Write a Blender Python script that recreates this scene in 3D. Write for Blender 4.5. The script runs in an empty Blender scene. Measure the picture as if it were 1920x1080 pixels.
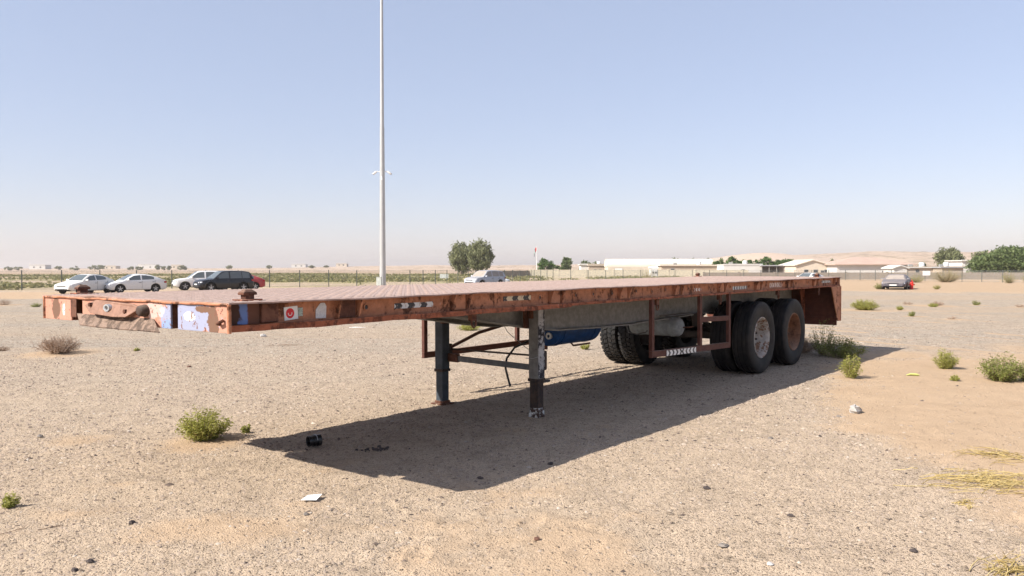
import bpy, math, random
import numpy as np
from mathutils import Vector, Matrix

S = bpy.context.scene
COL = S.collection
rad = math.radians
random.seed(11)
RNG = np.random.default_rng(11)

# ------------------------------------------------------------------ camera
CAM_H = 1.529
cd = bpy.data.cameras.new('camera')
cam = bpy.data.objects.new('camera', cd)
COL.objects.link(cam)
cam.location = (0, 0, CAM_H)
cam.rotation_euler = (rad(90) - 0.0242, 0, 0)
cd.sensor_fit = 'HORIZONTAL'
cd.sensor_width = 36.0
cd.lens = 1530.9 / 1920 * 36.0
cd.clip_start = 0.05
cd.clip_end = 12000
S.camera = cam

# ------------------------------------------------------------------ light
SUN_EL = rad(37.6)
SUN_TO = Vector((-0.8894 * math.cos(SUN_EL), -0.4572 * math.cos(SUN_EL), math.sin(SUN_EL)))
w = bpy.data.worlds.new('World')
S.world = w
w.use_nodes = True
nt = w.node_tree
bg = nt.nodes['Background']
sky = nt.nodes.new('ShaderNodeTexSky')
sky.sky_type = 'NISHITA'
sky.sun_disc = False
sky.sun_elevation = SUN_EL
sky.sun_rotation = math.atan2(SUN_TO.x, SUN_TO.y)
sky.altitude = 100
sky.air_density = 1.0
sky.dust_density = 0.5
sky.ozone_density = 1.0
wb = nt.nodes.new('ShaderNodeVectorMath')          # even dusty veil over the whole dome + the camera's white balance
wb.operation = 'MULTIPLY_ADD'
wb.inputs[1].default_value = (0.58, 0.49, 0.50)
wb.inputs[2].default_value = (1.90, 2.20, 2.85)
nt.links.new(sky.outputs[0], wb.inputs[0])
nt.links.new(wb.outputs[0], bg.inputs[0])
bg.inputs[1].default_value = 0.0885

sd = bpy.data.lights.new('sun', 'SUN')
sd.energy = 5.0
sd.angle = rad(0.55)
sd.color = (1.0, 0.945, 0.86)
so = bpy.data.objects.new('sun', sd)
COL.objects.link(so)
so.location = (0, 0, 60)
so.rotation_euler = SUN_TO.to_track_quat('Z', 'Y').to_euler()

S.view_settings.view_transform = 'Standard'
S.view_settings.look = 'None'
S.view_settings.exposure = 0.84
S.view_settings.gamma = 1.0
S.view_settings.use_curve_mapping = False
S.render.engine = 'CYCLES'
S.cycles.use_denoising = True
S.cycles.max_bounces = 5
S.cycles.diffuse_bounces = 2
S.cycles.glossy_bounces = 2
S.cycles.volume_bounces = 0
S.cycles.use_adaptive_sampling = True
S.cycles.adaptive_threshold = 0.02
S.cycles.adaptive_min_samples = 16
S.cycles.transparent_max_bounces = 12


# ------------------------------------------------------------------ helpers
def link(o, parent=None):
    COL.objects.link(o)
    if parent is not None:
        o.parent = parent
    return o


def tag(o, label=None, cat=None, group=None, kind=None):
    if label: o['label'] = label
    if cat: o['category'] = cat
    if group: o['group'] = group
    if kind: o['kind'] = kind
    return o


def thing(name, label, cat, loc=(0, 0, 0), rotz=0.0, group=None):
    o = bpy.data.objects.new(name, None)
    o.empty_display_size = 0.2
    link(o)
    o.location = loc
    o.rotation_euler = (0, 0, rotz)
    return tag(o, label, cat, group)


class MB:
    """collects verts and faces of ONE mesh"""
    def __init__(self):
        self.v = []
        self.f = []

    def add(self, vs, fs):
        b = len(self.v)
        self.v += [tuple(p) for p in vs]
        self.f += [tuple(i + b for i in f) for f in fs]
        return self

    def box(self, x0, x1, y0, y1, z0, z1):
        vs = [(x0, y0, z0), (x1, y0, z0), (x1, y1, z0), (x0, y1, z0), (x0, y0, z1), (x1, y0, z1), (x1, y1, z1), (x0, y1, z1)]
        return self.add(vs, [(0, 3, 2, 1), (4, 5, 6, 7), (0, 1, 5, 4), (1, 2, 6, 5), (2, 3, 7, 6), (3, 0, 4, 7)])

    def hexa(self, vs):
        return self.add(vs, [(0, 3, 2, 1), (4, 5, 6, 7), (0, 1, 5, 4), (1, 2, 6, 5), (2, 3, 7, 6), (3, 0, 4, 7)])

    def prism(self, poly, axis, a, b):
        """poly: 2D points; extruded along axis from a to b"""
        n = len(poly)
        def P(p, k):
            if axis == 'x': return (k, p[0], p[1])
            if axis == 'y': return (p[0], k, p[1])
            return (p[0], p[1], k)
        vs = [P(p, a) for p in poly] + [P(p, b) for p in poly]
        fs = [tuple(range(n))[::-1], tuple(range(n, 2 * n))]
        fs += [(i, (i + 1) % n, n + (i + 1) % n, n + i) for i in range(n)]
        return self.add(vs, fs)

    def tube(self, pts, r, n=8, cap=True):
        pts = [Vector(p) for p in pts]
        rs = r if isinstance(r, (list, tuple)) else [r] * len(pts)
        rings = []
        prev = None
        for i, p in enumerate(pts):
            d = (pts[min(i + 1, len(pts) - 1)] - pts[max(i - 1, 0)]).normalized()
            if prev is None:
                a = d.orthogonal().normalized()
            else:
                a = (prev - d * prev.dot(d))
                a = a.normalized() if a.length > 1e-6 else d.orthogonal().normalized()
            prev = a
            b = d.cross(a)
            rings.append([p + (a * math.cos(2 * math.pi * k / n) + b * math.sin(2 * math.pi * k / n)) * rs[i] for k in range(n)])
        vs = [q for rg in rings for q in rg]
        fs = []
        for i in range(len(rings) - 1):
            for k in range(n):
                fs.append((i * n + k, i * n + (k + 1) % n, (i + 1) * n + (k + 1) % n, (i + 1) * n + k))
        if cap:
            fs.append(tuple(range(n))[::-1])
            fs.append(tuple(range((len(rings) - 1) * n, len(rings) * n)))
        return self.add(vs, fs)

    def lathe(self, prof, axis='z', n=24, c=(0, 0, 0), close=False, cap=True):
        """prof: (r, h) points, revolved round axis"""
        vs = []
        for (r, h) in prof:
            for k in range(n):
                a = 2 * math.pi * k / n
                u, v = r * math.cos(a), r * math.sin(a)
                if axis == 'z': p = (u, v, h)
                elif axis == 'y': p = (v, h, u)
                else: p = (h, u, v)
                vs.append((p[0] + c[0], p[1] + c[1], p[2] + c[2]))
        m = len(prof)
        fs = []
        for i in range(m - 1 + (1 if close else 0)):
            j = (i + 1) % m
            for k in range(n):
                k2 = (k + 1) % n
                fs.append((i * n + k, i * n + k2, j * n + k2, j * n + k))
        if not close and cap:
            if prof[0][0] > 1e-4: fs.append(tuple(range(n))[::-1])
            if prof[-1][0] > 1e-4: fs.append(tuple(range((m - 1) * n, m * n)))
        return self.add(vs, fs)

    def rot(self, M, start=0):
        self.v = self.v[:start] + [tuple(M @ Vector(p)) for p in self.v[start:]]
        return self


def mesh_of(name, mb):
    me = bpy.data.meshes.new(name)
    me.from_pydata(mb.v, [], mb.f)
    return me


def obj(name, mb, mat, parent=None, smooth=None, bevel=0.0, loc=None):
    me = mb if isinstance(mb, bpy.types.Mesh) else mesh_of(name, mb)
    if len(me.materials) == 0:
        me.materials.append(mat)
    if smooth is not None:
        me.polygons.foreach_set('use_smooth', [True] * len(me.polygons))
        if smooth < 180:
            me.set_sharp_from_angle(angle=rad(smooth))
    o = bpy.data.objects.new(name, me)
    link(o, parent)
    if loc is not None: o.location = loc
    if bevel > 0:
        b = o.modifiers.new('bevel', 'BEVEL')
        b.width = bevel
        b.segments = 2
        b.limit_method = 'ANGLE'
        b.angle_limit = rad(40)
    return o


def mesh_np(name, V, F, smooth=False):
    """fast mesh from arrays; F is (n, k)"""
    V = np.asarray(V, dtype=np.float32)
    F = np.asarray(F, dtype=np.int32)
    me = bpy.data.meshes.new(name)
    n, k = F.shape
    me.vertices.add(len(V))
    me.vertices.foreach_set('co', V.ravel())
    me.loops.add(n * k)
    me.loops.foreach_set('vertex_index', F.ravel())
    me.polygons.add(n)
    me.polygons.foreach_set('loop_start', np.arange(n, dtype=np.int32) * k)
    me.polygons.foreach_set('loop_total', np.full(n, k, dtype=np.int32))
    if smooth:
        me.polygons.foreach_set('use_smooth', np.ones(n, dtype=bool))
    me.update(calc_edges=True)
    return me


def copy_tree(o, parent=None):
    c = o.copy()
    COL.objects.link(c)
    c.parent = parent
    for ch in list(o.children):
        copy_tree(ch, c)
    return c


# ---- value noise in numpy (for terrain and masks)
def _hash(ix, iy, seed):
    h = (ix.astype(np.int64) * 374761393 + iy.astype(np.int64) * 668265263 + seed * 974634777) & 0xFFFFFFFF
    h = ((h ^ (h >> 13)) * 1274126177) & 0xFFFFFFFF
    return ((h ^ (h >> 16)) & 0xFFFF) / 65535.0


def vnoise(x, y, seed=0):
    ix, iy = np.floor(x), np.floor(y)
    fx, fy = x - ix, y - iy
    fx = fx * fx * (3 - 2 * fx); fy = fy * fy * (3 - 2 * fy)
    a, b = _hash(ix, iy, seed), _hash(ix + 1, iy, seed)
    c, d = _hash(ix, iy + 1, seed), _hash(ix + 1, iy + 1, seed)
    return (a + (b - a) * fx) * (1 - fy) + (c + (d - c) * fx) * fy - 0.5


def fbm(x, y, octaves=4, seed=0, gain=0.5):
    t, a = 0, 1.0
    for i in range(octaves):
        t = t + a * vnoise(x * 2 ** i + 17.3 * i, y * 2 ** i - 9.1 * i, seed + i)
        a *= gain
    return t


def sstep(a, b, x):
    t = np.clip((x - a) / (b - a), 0, 1)
    return t * t * (3 - 2 * t)


# ---- node helper
class NT:
    def __init__(self, name):
        self.m = bpy.data.materials.new(name)
        self.m.use_nodes = True
        self.t = self.m.node_tree
        self.b = self.t.nodes['Principled BSDF']
        self.out = self.t.nodes['Material Output']

    def n(self, typ, ins=None, **props):
        nd = self.t.nodes.new('ShaderNode' + typ)
        for k, v in props.items():
            setattr(nd, k, v)
        for k, v in (ins or {}).items():
            s = nd.inputs[k]
            if isinstance(v, bpy.types.NodeSocket):
                self.t.links.new(v, s)
            else:
                s.default_value = v
        return nd

    def math(self, op, a, b=None, c=None, clamp=False):
        ins = {0: a}
        if b is not None: ins[1] = b
        if c is not None: ins[2] = c
        return self.n('Math', ins, operation=op, use_clamp=clamp).outputs[0]

    def mix(self, fac, a, b, blend='MIX'):
        nd = self.t.nodes.new('ShaderNodeMix')
        nd.data_type = 'RGBA'
        nd.blend_type = blend
        for i, v in ((0, fac), (6, a), (7, b)):
            s = nd.inputs[i]
            if isinstance(v, bpy.types.NodeSocket): self.t.links.new(v, s)
            else: s.default_value = v if i == 0 else (tuple(v) + (1.0,) if len(v) == 3 else v)
        return nd.outputs[2]

    def ramp(self, fac, stops, interp='LINEAR'):
        nd = self.t.nodes.new('ShaderNodeValToRGB')
        cr = nd.color_ramp
        cr.interpolation = interp
        while len(cr.elements) < len(stops): cr.elements.new(0.5)
        for e, (p, c) in zip(cr.elements, stops):
            e.position = p
            e.color = (c, c, c, 1) if isinstance(c, (int, float)) else tuple(c) + (1.0,)
        self.t.links.new(fac, nd.inputs[0])
        return nd.outputs[0]

    def coord(self, jitter=False):
        tc = self.n('TexCoord').outputs['Object']
        if not jitter: return tc
        oi = self.n('ObjectInfo').outputs['Random']
        k = self.math('MULTIPLY', oi, 37.0)
        cb = self.n('CombineXYZ', {0: k, 1: k, 2: k}).outputs[0]
        return self.n('VectorMath', {0: tc, 1: cb}, operation='ADD').outputs[0]

    def noise(self, vec, scale, detail=4, rough=0.55, dist=0.0):
        return self.n('TexNoise', {'Vector': vec, 'Scale': scale, 'Detail': detail, 'Roughness': rough, 'Distortion': dist}).outputs[0]

    def set(self, **kw):
        for k, v in kw.items():
            s = self.b.inputs[k.replace('_', ' ')]
            if isinstance(v, bpy.types.NodeSocket): self.t.links.new(v, s)
            elif isinstance(v, (tuple, list)) and len(v) == 3: s.default_value = tuple(v) + (1.0,)
            else: s.default_value = v
        return self

    def bump(self, h, strength=0.3, dist=0.01):
        self.t.links.new(self.n('Bump', {'Height': h, 'Strength': strength, 'Distance': dist}).outputs[0], self.b.inputs['Normal'])
        return self


M = {}


def simple(key, col, rough=0.7, metal=0.0, spec=0.4, var=0.12, scale=6.0):
    t = NT(key)
    v = t.coord(True)
    n1 = t.noise(v, scale, 5)
    lo = tuple(c * (1 - var) for c in col)
    hi = tuple(min(1, c * (1 + var)) for c in col)
    t.set(Base_Color=t.ramp(n1, [(0.3, lo), (0.7, hi)]), Roughness=rough, Metallic=metal, Specular_IOR_Level=spec)
    M[key] = t.m
    return t.m


def weathered(key, paint, rust, dust, rust_at=0.58, rust_scale=5.0, dust_amt=0.6, rough=0.7, fine=60.0, paint2=None, streak=True, chips=0.0):
    """old paint: large and small rust patches, faded tone, dust on faces that look up"""
    t = NT(key)
    v = t.coord()
    big = t.noise(v, rust_scale, 7, 0.65, 0.3)
    small = t.noise(v, rust_scale * 6, 5, 0.6)
    tone = t.noise(v, 1.7, 4, 0.5)
    pc = t.mix(tone, tuple(c * 0.82 for c in paint), tuple(min(1, c * 1.15) for c in (paint2 or paint)))
    m = t.math('ADD', t.math('MULTIPLY', big, 0.72), t.math('MULTIPLY', small, 0.28))
    if streak:
        mp = t.n('Mapping', {'Vector': v, 'Scale': (9.0, 9.0, 0.7)}).outputs[0]
        m = t.math('ADD', t.math('MULTIPLY', m, 0.8), t.math('MULTIPLY', t.noise(mp, 2.2, 4), 0.2))
    rm = t.ramp(m, [(rust_at - 0.025, 0.0), (rust_at + 0.025, 1.0)])
    rc = t.mix(t.noise(v, fine, 3), tuple(c * 0.6 for c in rust), tuple(min(1, c * 1.7) for c in rust))
    c = t.mix(rm, pc, rc)
    if chips:
        ch = t.ramp(t.noise(v, rust_scale * 7, 6, 0.72), [(0.66 - chips, 0.0), (0.675 - chips, 0.75)])
        c = t.mix(ch, c, (0.52, 0.40, 0.335))
    nz = t.n('SeparateXYZ', {0: t.n('NewGeometry').outputs['Normal']}).outputs[2]
    dm = t.math('MULTIPLY', t.ramp(nz, [(0.4, 0.0), (0.9, 1.0)]), t.ramp(t.noise(v, 3.0, 5), [(0.25, dust_amt), (0.75, dust_amt * 0.55)]))
    c = t.mix(dm, c, dust)
    grime = t.ramp(t.noise(v, 14.0, 6, 0.7), [(0.42, 0.72), (0.62, 1.0)])
    c = t.mix(1.0, c, grime, 'MULTIPLY')
    t.set(Base_Color=c, Roughness=t.math('ADD', rough, t.math('MULTIPLY', rm, 0.18)), Specular_IOR_Level=0.25)
    t.bump(t.math('ADD', t.math('MULTIPLY', rm, -0.5), t.math('MULTIPLY', t.noise(v, fine, 4), 0.5)), 0.35, 0.004)
    M[key] = t.m
    return t.m


DUST = (0.42, 0.31, 0.235)
weathered('rail_paint', (0.44, 0.168, 0.082), (0.12, 0.05, 0.028), DUST, 0.548, 6.5, paint2=(0.52, 0.24, 0.14), chips=0.03)
weathered('flange_paint', (0.33, 0.105, 0.052), (0.12, 0.042, 0.024), DUST, 0.52, 6.0, chips=0.02)
weathered('guard_paint', (0.115, 0.046, 0.034), (0.26, 0.14, 0.10), DUST, 0.66, 9.0)
weathered('deck_paint', (0.39, 0.26, 0.215), (0.25, 0.15, 0.118), (0.46, 0.365, 0.315), 0.61, 2.2, 0.6)
weathered('rust', (0.16, 0.068, 0.042), (0.085, 0.036, 0.024), DUST, 0.5, 8.0, 0.4)
weathered('beam_grey', (0.27, 0.265, 0.25), (0.13, 0.06, 0.038), DUST, 0.635, 5.5, 0.5)
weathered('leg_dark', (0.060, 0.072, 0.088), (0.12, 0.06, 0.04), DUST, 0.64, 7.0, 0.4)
weathered('leg_grey', (0.20, 0.195, 0.185), (0.07, 0.05, 0.042), DUST, 0.60, 5.0, 0.3)
weathered('leg_chipped', (0.46, 0.46, 0.47), (0.035, 0.035, 0.042), DUST, 0.515, 5.5, 0.3)
weathered('foot_paint', (0.62, 0.62, 0.60), (0.06, 0.035, 0.026), DUST, 0.5, 9.0, 0.2)
weathered('leg_rust', (0.070, 0.046, 0.036), (0.040, 0.032, 0.030), DUST, 0.5, 9.0, 0.3)
weathered('bar_grey', (0.15, 0.155, 0.16), (0.10, 0.05, 0.035), DUST, 0.66, 6.0, 0.4)
weathered('tank_blue', (0.012, 0.065, 0.21), (0.02, 0.04, 0.10), DUST, 0.68, 4.0, 0.5, 0.45)
weathered('tank_grey', (0.36, 0.39, 0.40), (0.20, 0.11, 0.07), DUST, 0.62, 7.0, 0.5)
weathered('rim_pale', (0.52, 0.49, 0.46), (0.20, 0.115, 0.075), DUST, 0.52, 7.0, 0.5)
weathered('rim_brown', (0.24, 0.115, 0.065), (0.11, 0.05, 0.03), DUST, 0.55, 7.0, 0.5)
weathered('board_red', (0.135, 0.046, 0.030), (0.08, 0.032, 0.022), DUST, 0.60, 5.0, 0.5)
simple('black_hose', (0.014, 0.014, 0.015), 0.5)
simple('dark_steel', (0.045, 0.042, 0.042), 0.6)
simple('axle', (0.055, 0.045, 0.04), 0.8, var=0.4)
simple('zinc', (0.42, 0.43, 0.44), 0.45, 0.6)


def tyre_mat():
    t = NT('rubber')
    v = t.coord(True)
    n1 = t.noise(v, 7, 5, 0.6)
    n2 = t.noise(v, 60, 3)
    c = t.mix(t.ramp(n1, [(0.42, 0.0), (0.75, 0.55)]), (0.011, 0.011, 0.012), (0.05, 0.042, 0.036))
    t.set(Base_Color=c, Roughness=0.72, Specular_IOR_Level=0.3)
    t.bump(n2, 0.15, 0.003)
    M['rubber'] = t.m
tyre_mat()
# ------------------------------------------------------------------ ground
F_PX = 1530.9
RIDGE_PX = [-900, 0, 400, 550, 700, 800, 900, 1050, 1200, 1340, 1480, 1600, 1750, 1900, 2200, 2800]
RIDGE_H = [2, 1.0, 1.5, 2.5, 5.0, 5.8, 5.0, 5.6, 6.0, 8.0, 16.5, 19.5, 21.0, 21.5, 21.5, 18.0]
TRAILER = (-1.6854, 4.8835, 0.9127)


def to_trailer(x, y):
    c, s = math.cos(TRAILER[2]), math.sin(TRAILER[2])
    dx, dy = x - TRAILER[0], y - TRAILER[1]
    return dx * c + dy * s, -dx * s + dy * c


def base_terrain(x, y):
    d = np.hypot(x, y)
    a = np.where(y > 0.05 * np.abs(x), x / np.maximum(y, 0.05 * np.abs(x) + 1e-6), np.sign(x) * 2.0)
    px = 960 + F_PX * np.clip(a, -1.2, 1.2)
    drop = -0.6 * (1 - np.exp(-np.maximum(d - 25, 0) / 45.0))
    near_right = sstep(900, 1500, px) * (1 - sstep(75, 120, d))
    z = drop * (1 - 0.7 * near_right)
    z = z + sstep(300, 1150, d) * np.interp(px, RIDGE_PX, RIDGE_H)
    z = z + sstep(330, 900, d) * sstep(600, 1500, px) * (fbm(x / 90, y / 90, 5, 5) * 6.0)
    z = z + sstep(120, 400, d) * fbm(x / 70, y / 70, 4, 9) * 1.2
    # the smooth pale dune
    for (cx, cy, sx, sy, h) in ((205, 690, 30, 42, 7.0), (238, 700, 24, 42, 4.0), (170, 700, 26, 40, 3.2)):
        z = z + h * np.exp(-((x - cx) / sx) ** 2 - ((y - cy) / sy) ** 2)
    # sand bank along the right hand fence
    z = z + 0.25 * sstep(1450, 1650, px) * sstep(66, 90, d) * (1 - sstep(112, 150, d)) * (0.6 + vnoise(x / 6, y / 6, 3))
    return z


def sand_mask(x, y):
    d = np.hypot(x, y)
    n = fbm(x * 0.55, y * 0.55, 4, 21)
    n2 = fbm(x * 2.1, y * 2.1, 4, 33)
    edge = 2.55 + 0.10 * np.clip(y - 4, 0, 5) + 0.45 * np.clip(y - 8.6, 0, 8)
    right = sstep(-0.35, 0.75, x - edge + n * 1.5 + n2 * 0.35) * (1 - sstep(13.0, 15.5, y + n * 3 - 0.12 * x))
    front = 0.7 * sstep(0.12, 0.55, n * 0.7 + n2 * 0.5 + 0.30 * np.exp(-((x + 0.2) / 1.6) ** 2 - ((y - 4.6) / 0.8) ** 2)) * (1 - sstep(8, 13, d))
    patch = 0.3 * sstep(0.15, 0.5, fbm(x * 0.22, y * 0.22, 4, 41) + n2 * 0.15)
    ax = np.where(y > 1, x / np.maximum(y, 1), 0)
    bank = sstep(0.2, 0.32, ax) * sstep(60, 66, d + n * 5) * (1 - sstep(150, 200, d))
    strip = (1 - sstep(-0.1, 0.1, ax)) * sstep(55, 59, d + n * 4) * (1 - sstep(74, 82, d + n * 6)) * 0.9
    c_ = 0.83 * x + 0.55 * y + 0.25 * np.sin(0.16 * (0.55 * x - 0.83 * y)) + n * 0.35
    tr_ = np.zeros_like(d)
    for c0, wd in ((19.6, 0.16), (18.3, 0.10), (17.4, 0.18), (16.2, 0.10), (15.2, 0.13), (22.4, 0.16), (24.1, 0.12), (27.5, 0.2), (29.2, 0.2)):
        tr_ = np.maximum(tr_, np.exp(-((c_ - c0) / wd) ** 2))
    tr_ = 0.95 * tr_ * sstep(-0.25, 0.1, n + n2 * 0.5) * (1 - sstep(30, 48, d))
    lanes = 0.35 * sstep(0.05, 0.3, fbm(x * 0.05 + 3, y * 0.55, 4, 77)) * sstep(14, 18, d) * (1 - sstep(55, 62, d))
    far = sstep(150, 260, d)
    for (wx, wy, wr) in MOUNDS:
        q = ((x - wx) / wr) ** 2 + ((y - wy) / (wr * 1.2)) ** 2
        tr_ = np.maximum(tr_, 0.95 * np.exp(-q * q))
    return np.clip(np.maximum.reduce([right, front, patch * (1 - sstep(40, 60, d)), bank, strip, far, lanes, tr_]), 0, 1)


MOUNDS = [(-8.1, 14.6, 0.7), (-2.7, 7.15, 0.38), (4.75, 11.3, 0.4), (6.6, 12.3, 0.4), (6.7, 10.9, 0.6), (13.2, 30.2, 1.0), (14.45, 30.2, 0.4), (17.6, 34.2, 1.1), (12.9, 26.1, 0.4), (13.3, 24.5, 0.4), (19.9, 34.9, 0.5), (20.6, 32.9, 0.6), (-24.2, 38.8, 0.9), (11.9, 30.1, 0.5)]
FEET = [(-0.95, 4.75, 0.5), (-0.6, 4.55, 0.2), (-0.35, 4.95, 1.0), (-0.1, 4.5, 0.4), (0.12, 4.85, 1.2), (-1.25, 4.45, 0.7), (-0.75, 5.15, 2.0),
        (-1.5, 4.9, 0.3), (0.4, 4.4, 0.9), (0.0, 5.2, 0.1), (-0.5, 4.3, 1.5), (0.45, 4.75, 2.4), (-1.1, 5.1, 1.1), (3.0, 4.9, 0.6), (3.4, 6.4, 0.3),
        (3.9, 7.6, 0.9), (4.3, 8.9, 0.5), (2.9, 6.9, 1.9), (-0.2, 4.2, 0.2), (-0.85, 4.2, 1.0)]


def terrain(x, y):
    z = base_terrain(x, y)
    d = np.hypot(x, y)
    near = 1 - sstep(14, 40, d)
    sm = sand_mask(x, y)
    z = z + near * (fbm(x * 0.8, y * 0.8, 3, 51) * 0.010 + fbm(x * 5, y * 5, 3, 61) * 0.009 + sm * 0.006)
    z = z + near * (1 - sm) * (vnoise(x * 31, y * 31, 71) * 0.006 + vnoise(x * 67, y * 67, 72) * 0.003)
    z = z + near * sm * fbm(x * 9 + 2.5 * fbm(x * 2, y * 2, 2, 88), y * 14, 2, 81) * 0.007
    for (fx, fy, fa) in FEET:
        c, s = math.cos(fa), math.sin(fa)
        u, v = (x - fx) * c + (y - fy) * s, -(x - fx) * s + (y - fy) * c
        q = (u / 0.15) ** 2 + (v / 0.055) ** 2
        z = z - 0.008 * np.exp(-q ** 2) + 0.004 * np.exp(-((np.sqrt(q) - 1.35) / 0.3) ** 2)
    # settle flat where the trailer's wheels and legs stand
    t, s = to_trailer(x, y)
    flat = np.zeros_like(z)
    for (tt, ss) in ((3.94, 0.6), (3.94, 1.9), (8.72, 0.3), (8.72, 2.2), (10.1, 0.3), (10.1, 2.2)):
        flat = np.maximum(flat, np.exp(-((t - tt) / 0.4) ** 4 - ((s - ss) / 0.45) ** 4))
    return z * (1 - flat * 0.9)


def gz(x, y):
    return float(terrain(np.array([float(x)]), np.array([float(y)]))[0])


def build_ground():
    r = np.concatenate([np.linspace(0.3, 2.6, 10)[:-1], np.geomspace(2.6, 60, 520), np.geomspace(60, 6000, 230)[1:]])
    half = rad(41)
    dense = np.linspace(-half, half, 600)
    coarse = np.linspace(half, 2 * math.pi - half, 74)[1:-1]
    az = np.concatenate([dense, coarse])
    R, A = np.meshgrid(r, az, indexing='ij')
    X, Y = R * np.sin(A), R * np.cos(A)
    Z = terrain(X, Y)
    n, m = R.shape
    V = np.stack([X.ravel(), Y.ravel(), Z.ravel()], 1)
    i = np.arange(n - 1)[:, None] * m
    j = np.arange(m)[None, :]
    j2 = (j + 1) % m
    F = np.stack([i + j, i + m + j, i + m + j2, i + j2], -1).reshape(-1, 4)
    me = mesh_np('ground', V, F, True)
    # inner disc
    sm = sand_mask(X, Y)
    D = np.hypot(X, Y)
    ax = np.where(Y > 1, X / np.maximum(Y, 1), 0)
    nb = fbm(X / 14, Y / 14, 4, 91)
    left = (1 - sstep(0.02, 0.24, ax))
    veg = sstep(80, 92, D + nb * 14) * (1 - sstep(230, 420, D + nb * 90)) * np.maximum(left, 0.55 * (1 - sstep(0.2, 0.27, ax)))
    veg = veg * sstep(-0.35, 0.05, nb + 0.1)
    for nm, arr in (('sand', sm), ('veg', veg)):
        at = me.attributes.new(nm, 'FLOAT', 'POINT')
        at.data.foreach_set('value', arr.ravel().astype(np.float32))
    t = NT('ground_soil')
    v = t.coord()
    sand = t.n('Attribute', attribute_name='sand').outputs['Fac']
    vg = t.n('Attribute', attribute_name='veg').outputs['Fac']
    # gravel: stones of several sizes bedded in dusty soil
    def cells(scale):
        vo = t.n('TexVoronoi', {'Vector': v, 'Scale': scale, 'Randomness': 1.0})
        rgb = t.n('SeparateColor', {0: vo.outputs['Color']})
        return vo.outputs['Distance'], rgb.outputs[0], rgb.outputs[1]
    d1, c1, k1 = cells(72.0)
    d2, c2, k2 = cells(150.0)
    d3, c3, k3 = cells(21.0)
    soil = t.mix(t.noise(v, 0.45, 5), (0.335, 0.262, 0.195), (0.415, 0.328, 0.248))
    soil = t.mix(t.ramp(t.noise(v, 9.0, 6, 0.7), [(0.35, 0.0), (0.7, 0.5)]), soil, (0.47, 0.375, 0.285))
    g = t.ramp(c1, [(0.0, (0.09, 0.068, 0.053)), (0.15, (0.20, 0.15, 0.112)), (0.5, (0.35, 0.27, 0.203)), (0.85, (0.50, 0.40, 0.30)), (1.0, (0.60, 0.52, 0.43))])
    g2 = t.ramp(c2, [(0.0, (0.10, 0.073, 0.055)), (0.3, (0.24, 0.18, 0.133)), (0.8, (0.47, 0.37, 0.278)), (1.0, (0.60, 0.51, 0.41))])
    m1 = t.math('MULTIPLY', t.ramp(d1, [(0.25, 1.0), (0.5, 0.0)]), t.ramp(k1, [(0.45, 0.0), (0.5, 1.0)]))
    m2 = t.math('MULTIPLY', t.ramp(d2, [(0.3, 1.0), (0.55, 0.0)]), t.ramp(k2, [(0.35, 0.0), (0.4, 0.85)]))
    g3 = t.ramp(c3, [(0.0, (0.11, 0.085, 0.07)), (0.5, (0.24, 0.185, 0.14)), (1.0, (0.40, 0.33, 0.27))])
    m3 = t.math('MULTIPLY', t.ramp(d3, [(0.20, 1.0), (0.36, 0.0)]), t.ramp(k3, [(0.80, 0.0), (0.83, 0.9)]))
    gr = t.mix(m2, soil, g2)
    gr = t.mix(m1, gr, g)
    gr = t.mix(m3, gr, g3)
    # grey worn lanes where cars drive, far side of the lot
    mp = t.n('Mapping', {'Vector': v, 'Scale': (0.05, 0.42, 1.0)}).outputs[0]
    pos = t.n('SeparateXYZ', {0: v})
    midf = t.math('MULTIPLY', t.ramp(t.math('DIVIDE', pos.outputs[1], 100.0), [(0.07, 0.0), (0.17, 1.0), (0.60, 1.0), (0.72, 0.0)]), t.ramp(t.noise(mp, 1.0, 5, 0.6), [(0.3, 0.25), (0.65, 1.0)]))
    gr = t.mix(t.math('MULTIPLY', midf, 0.72), gr, t.mix(t.ramp(c3, [(0.1, 0.0), (0.35, 1.0)]), (0.20, 0.17, 0.145), (0.315, 0.285, 0.25)))
    sd_ = t.mix(t.noise(v, 1.3, 5), (0.47, 0.335, 0.225), (0.555, 0.41, 0.285))
    sd_ = t.mix(t.ramp(c2, [(0.0, 0.35), (0.16, 0.0)]), sd_, (0.30, 0.22, 0.16))
    c = t.mix(t.ramp(sand, [(0.15, 0.0), (0.85, 0.92)]), gr, sd_)
    vc = t.ramp(t.noise(v, 0.35, 6, 0.7), [(0.36, (0.22, 0.205, 0.10)), (0.50, (0.32, 0.275, 0.155)), (0.62, (0.50, 0.40, 0.28))])
    c = t.mix(vg, c, vc)
    # scrub freckles far out on the hills
    dist = t.n('VectorMath', {0: v}, operation='LENGTH').outputs['Value']
    hill = t.math('MULTIPLY', t.ramp(t.math('DIVIDE', dist, 2000.0), [(0.14, 0.0), (0.24, 1.0)]), t.math('MAXIMUM', t.ramp(t.noise(t.n('Mapping', {'Vector': v, 'Scale': (1.0, 0.45, 1.0)}).outputs[0], 0.11, 8, 0.8), [(0.49, 0.0), (0.57, 0.85)]), t.ramp(t.noise(v, 0.02, 4, 0.6), [(0.5, 0.0), (0.62, 0.35)])))
    dl = t.n('VectorMath', {0: v, 1: (205, 690, 5)}, operation='DISTANCE').outputs['Value']
    hill = t.math('MULTIPLY', hill, t.ramp(t.math('DIVIDE', dl, 200.0), [(0.30, 0.0), (0.50, 1.0)]))
    c = t.mix(hill, c, (0.21, 0.165, 0.11))
    c = t.mix(1.0, c, (0.80, 0.785, 0.745), 'MULTIPLY')
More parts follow.
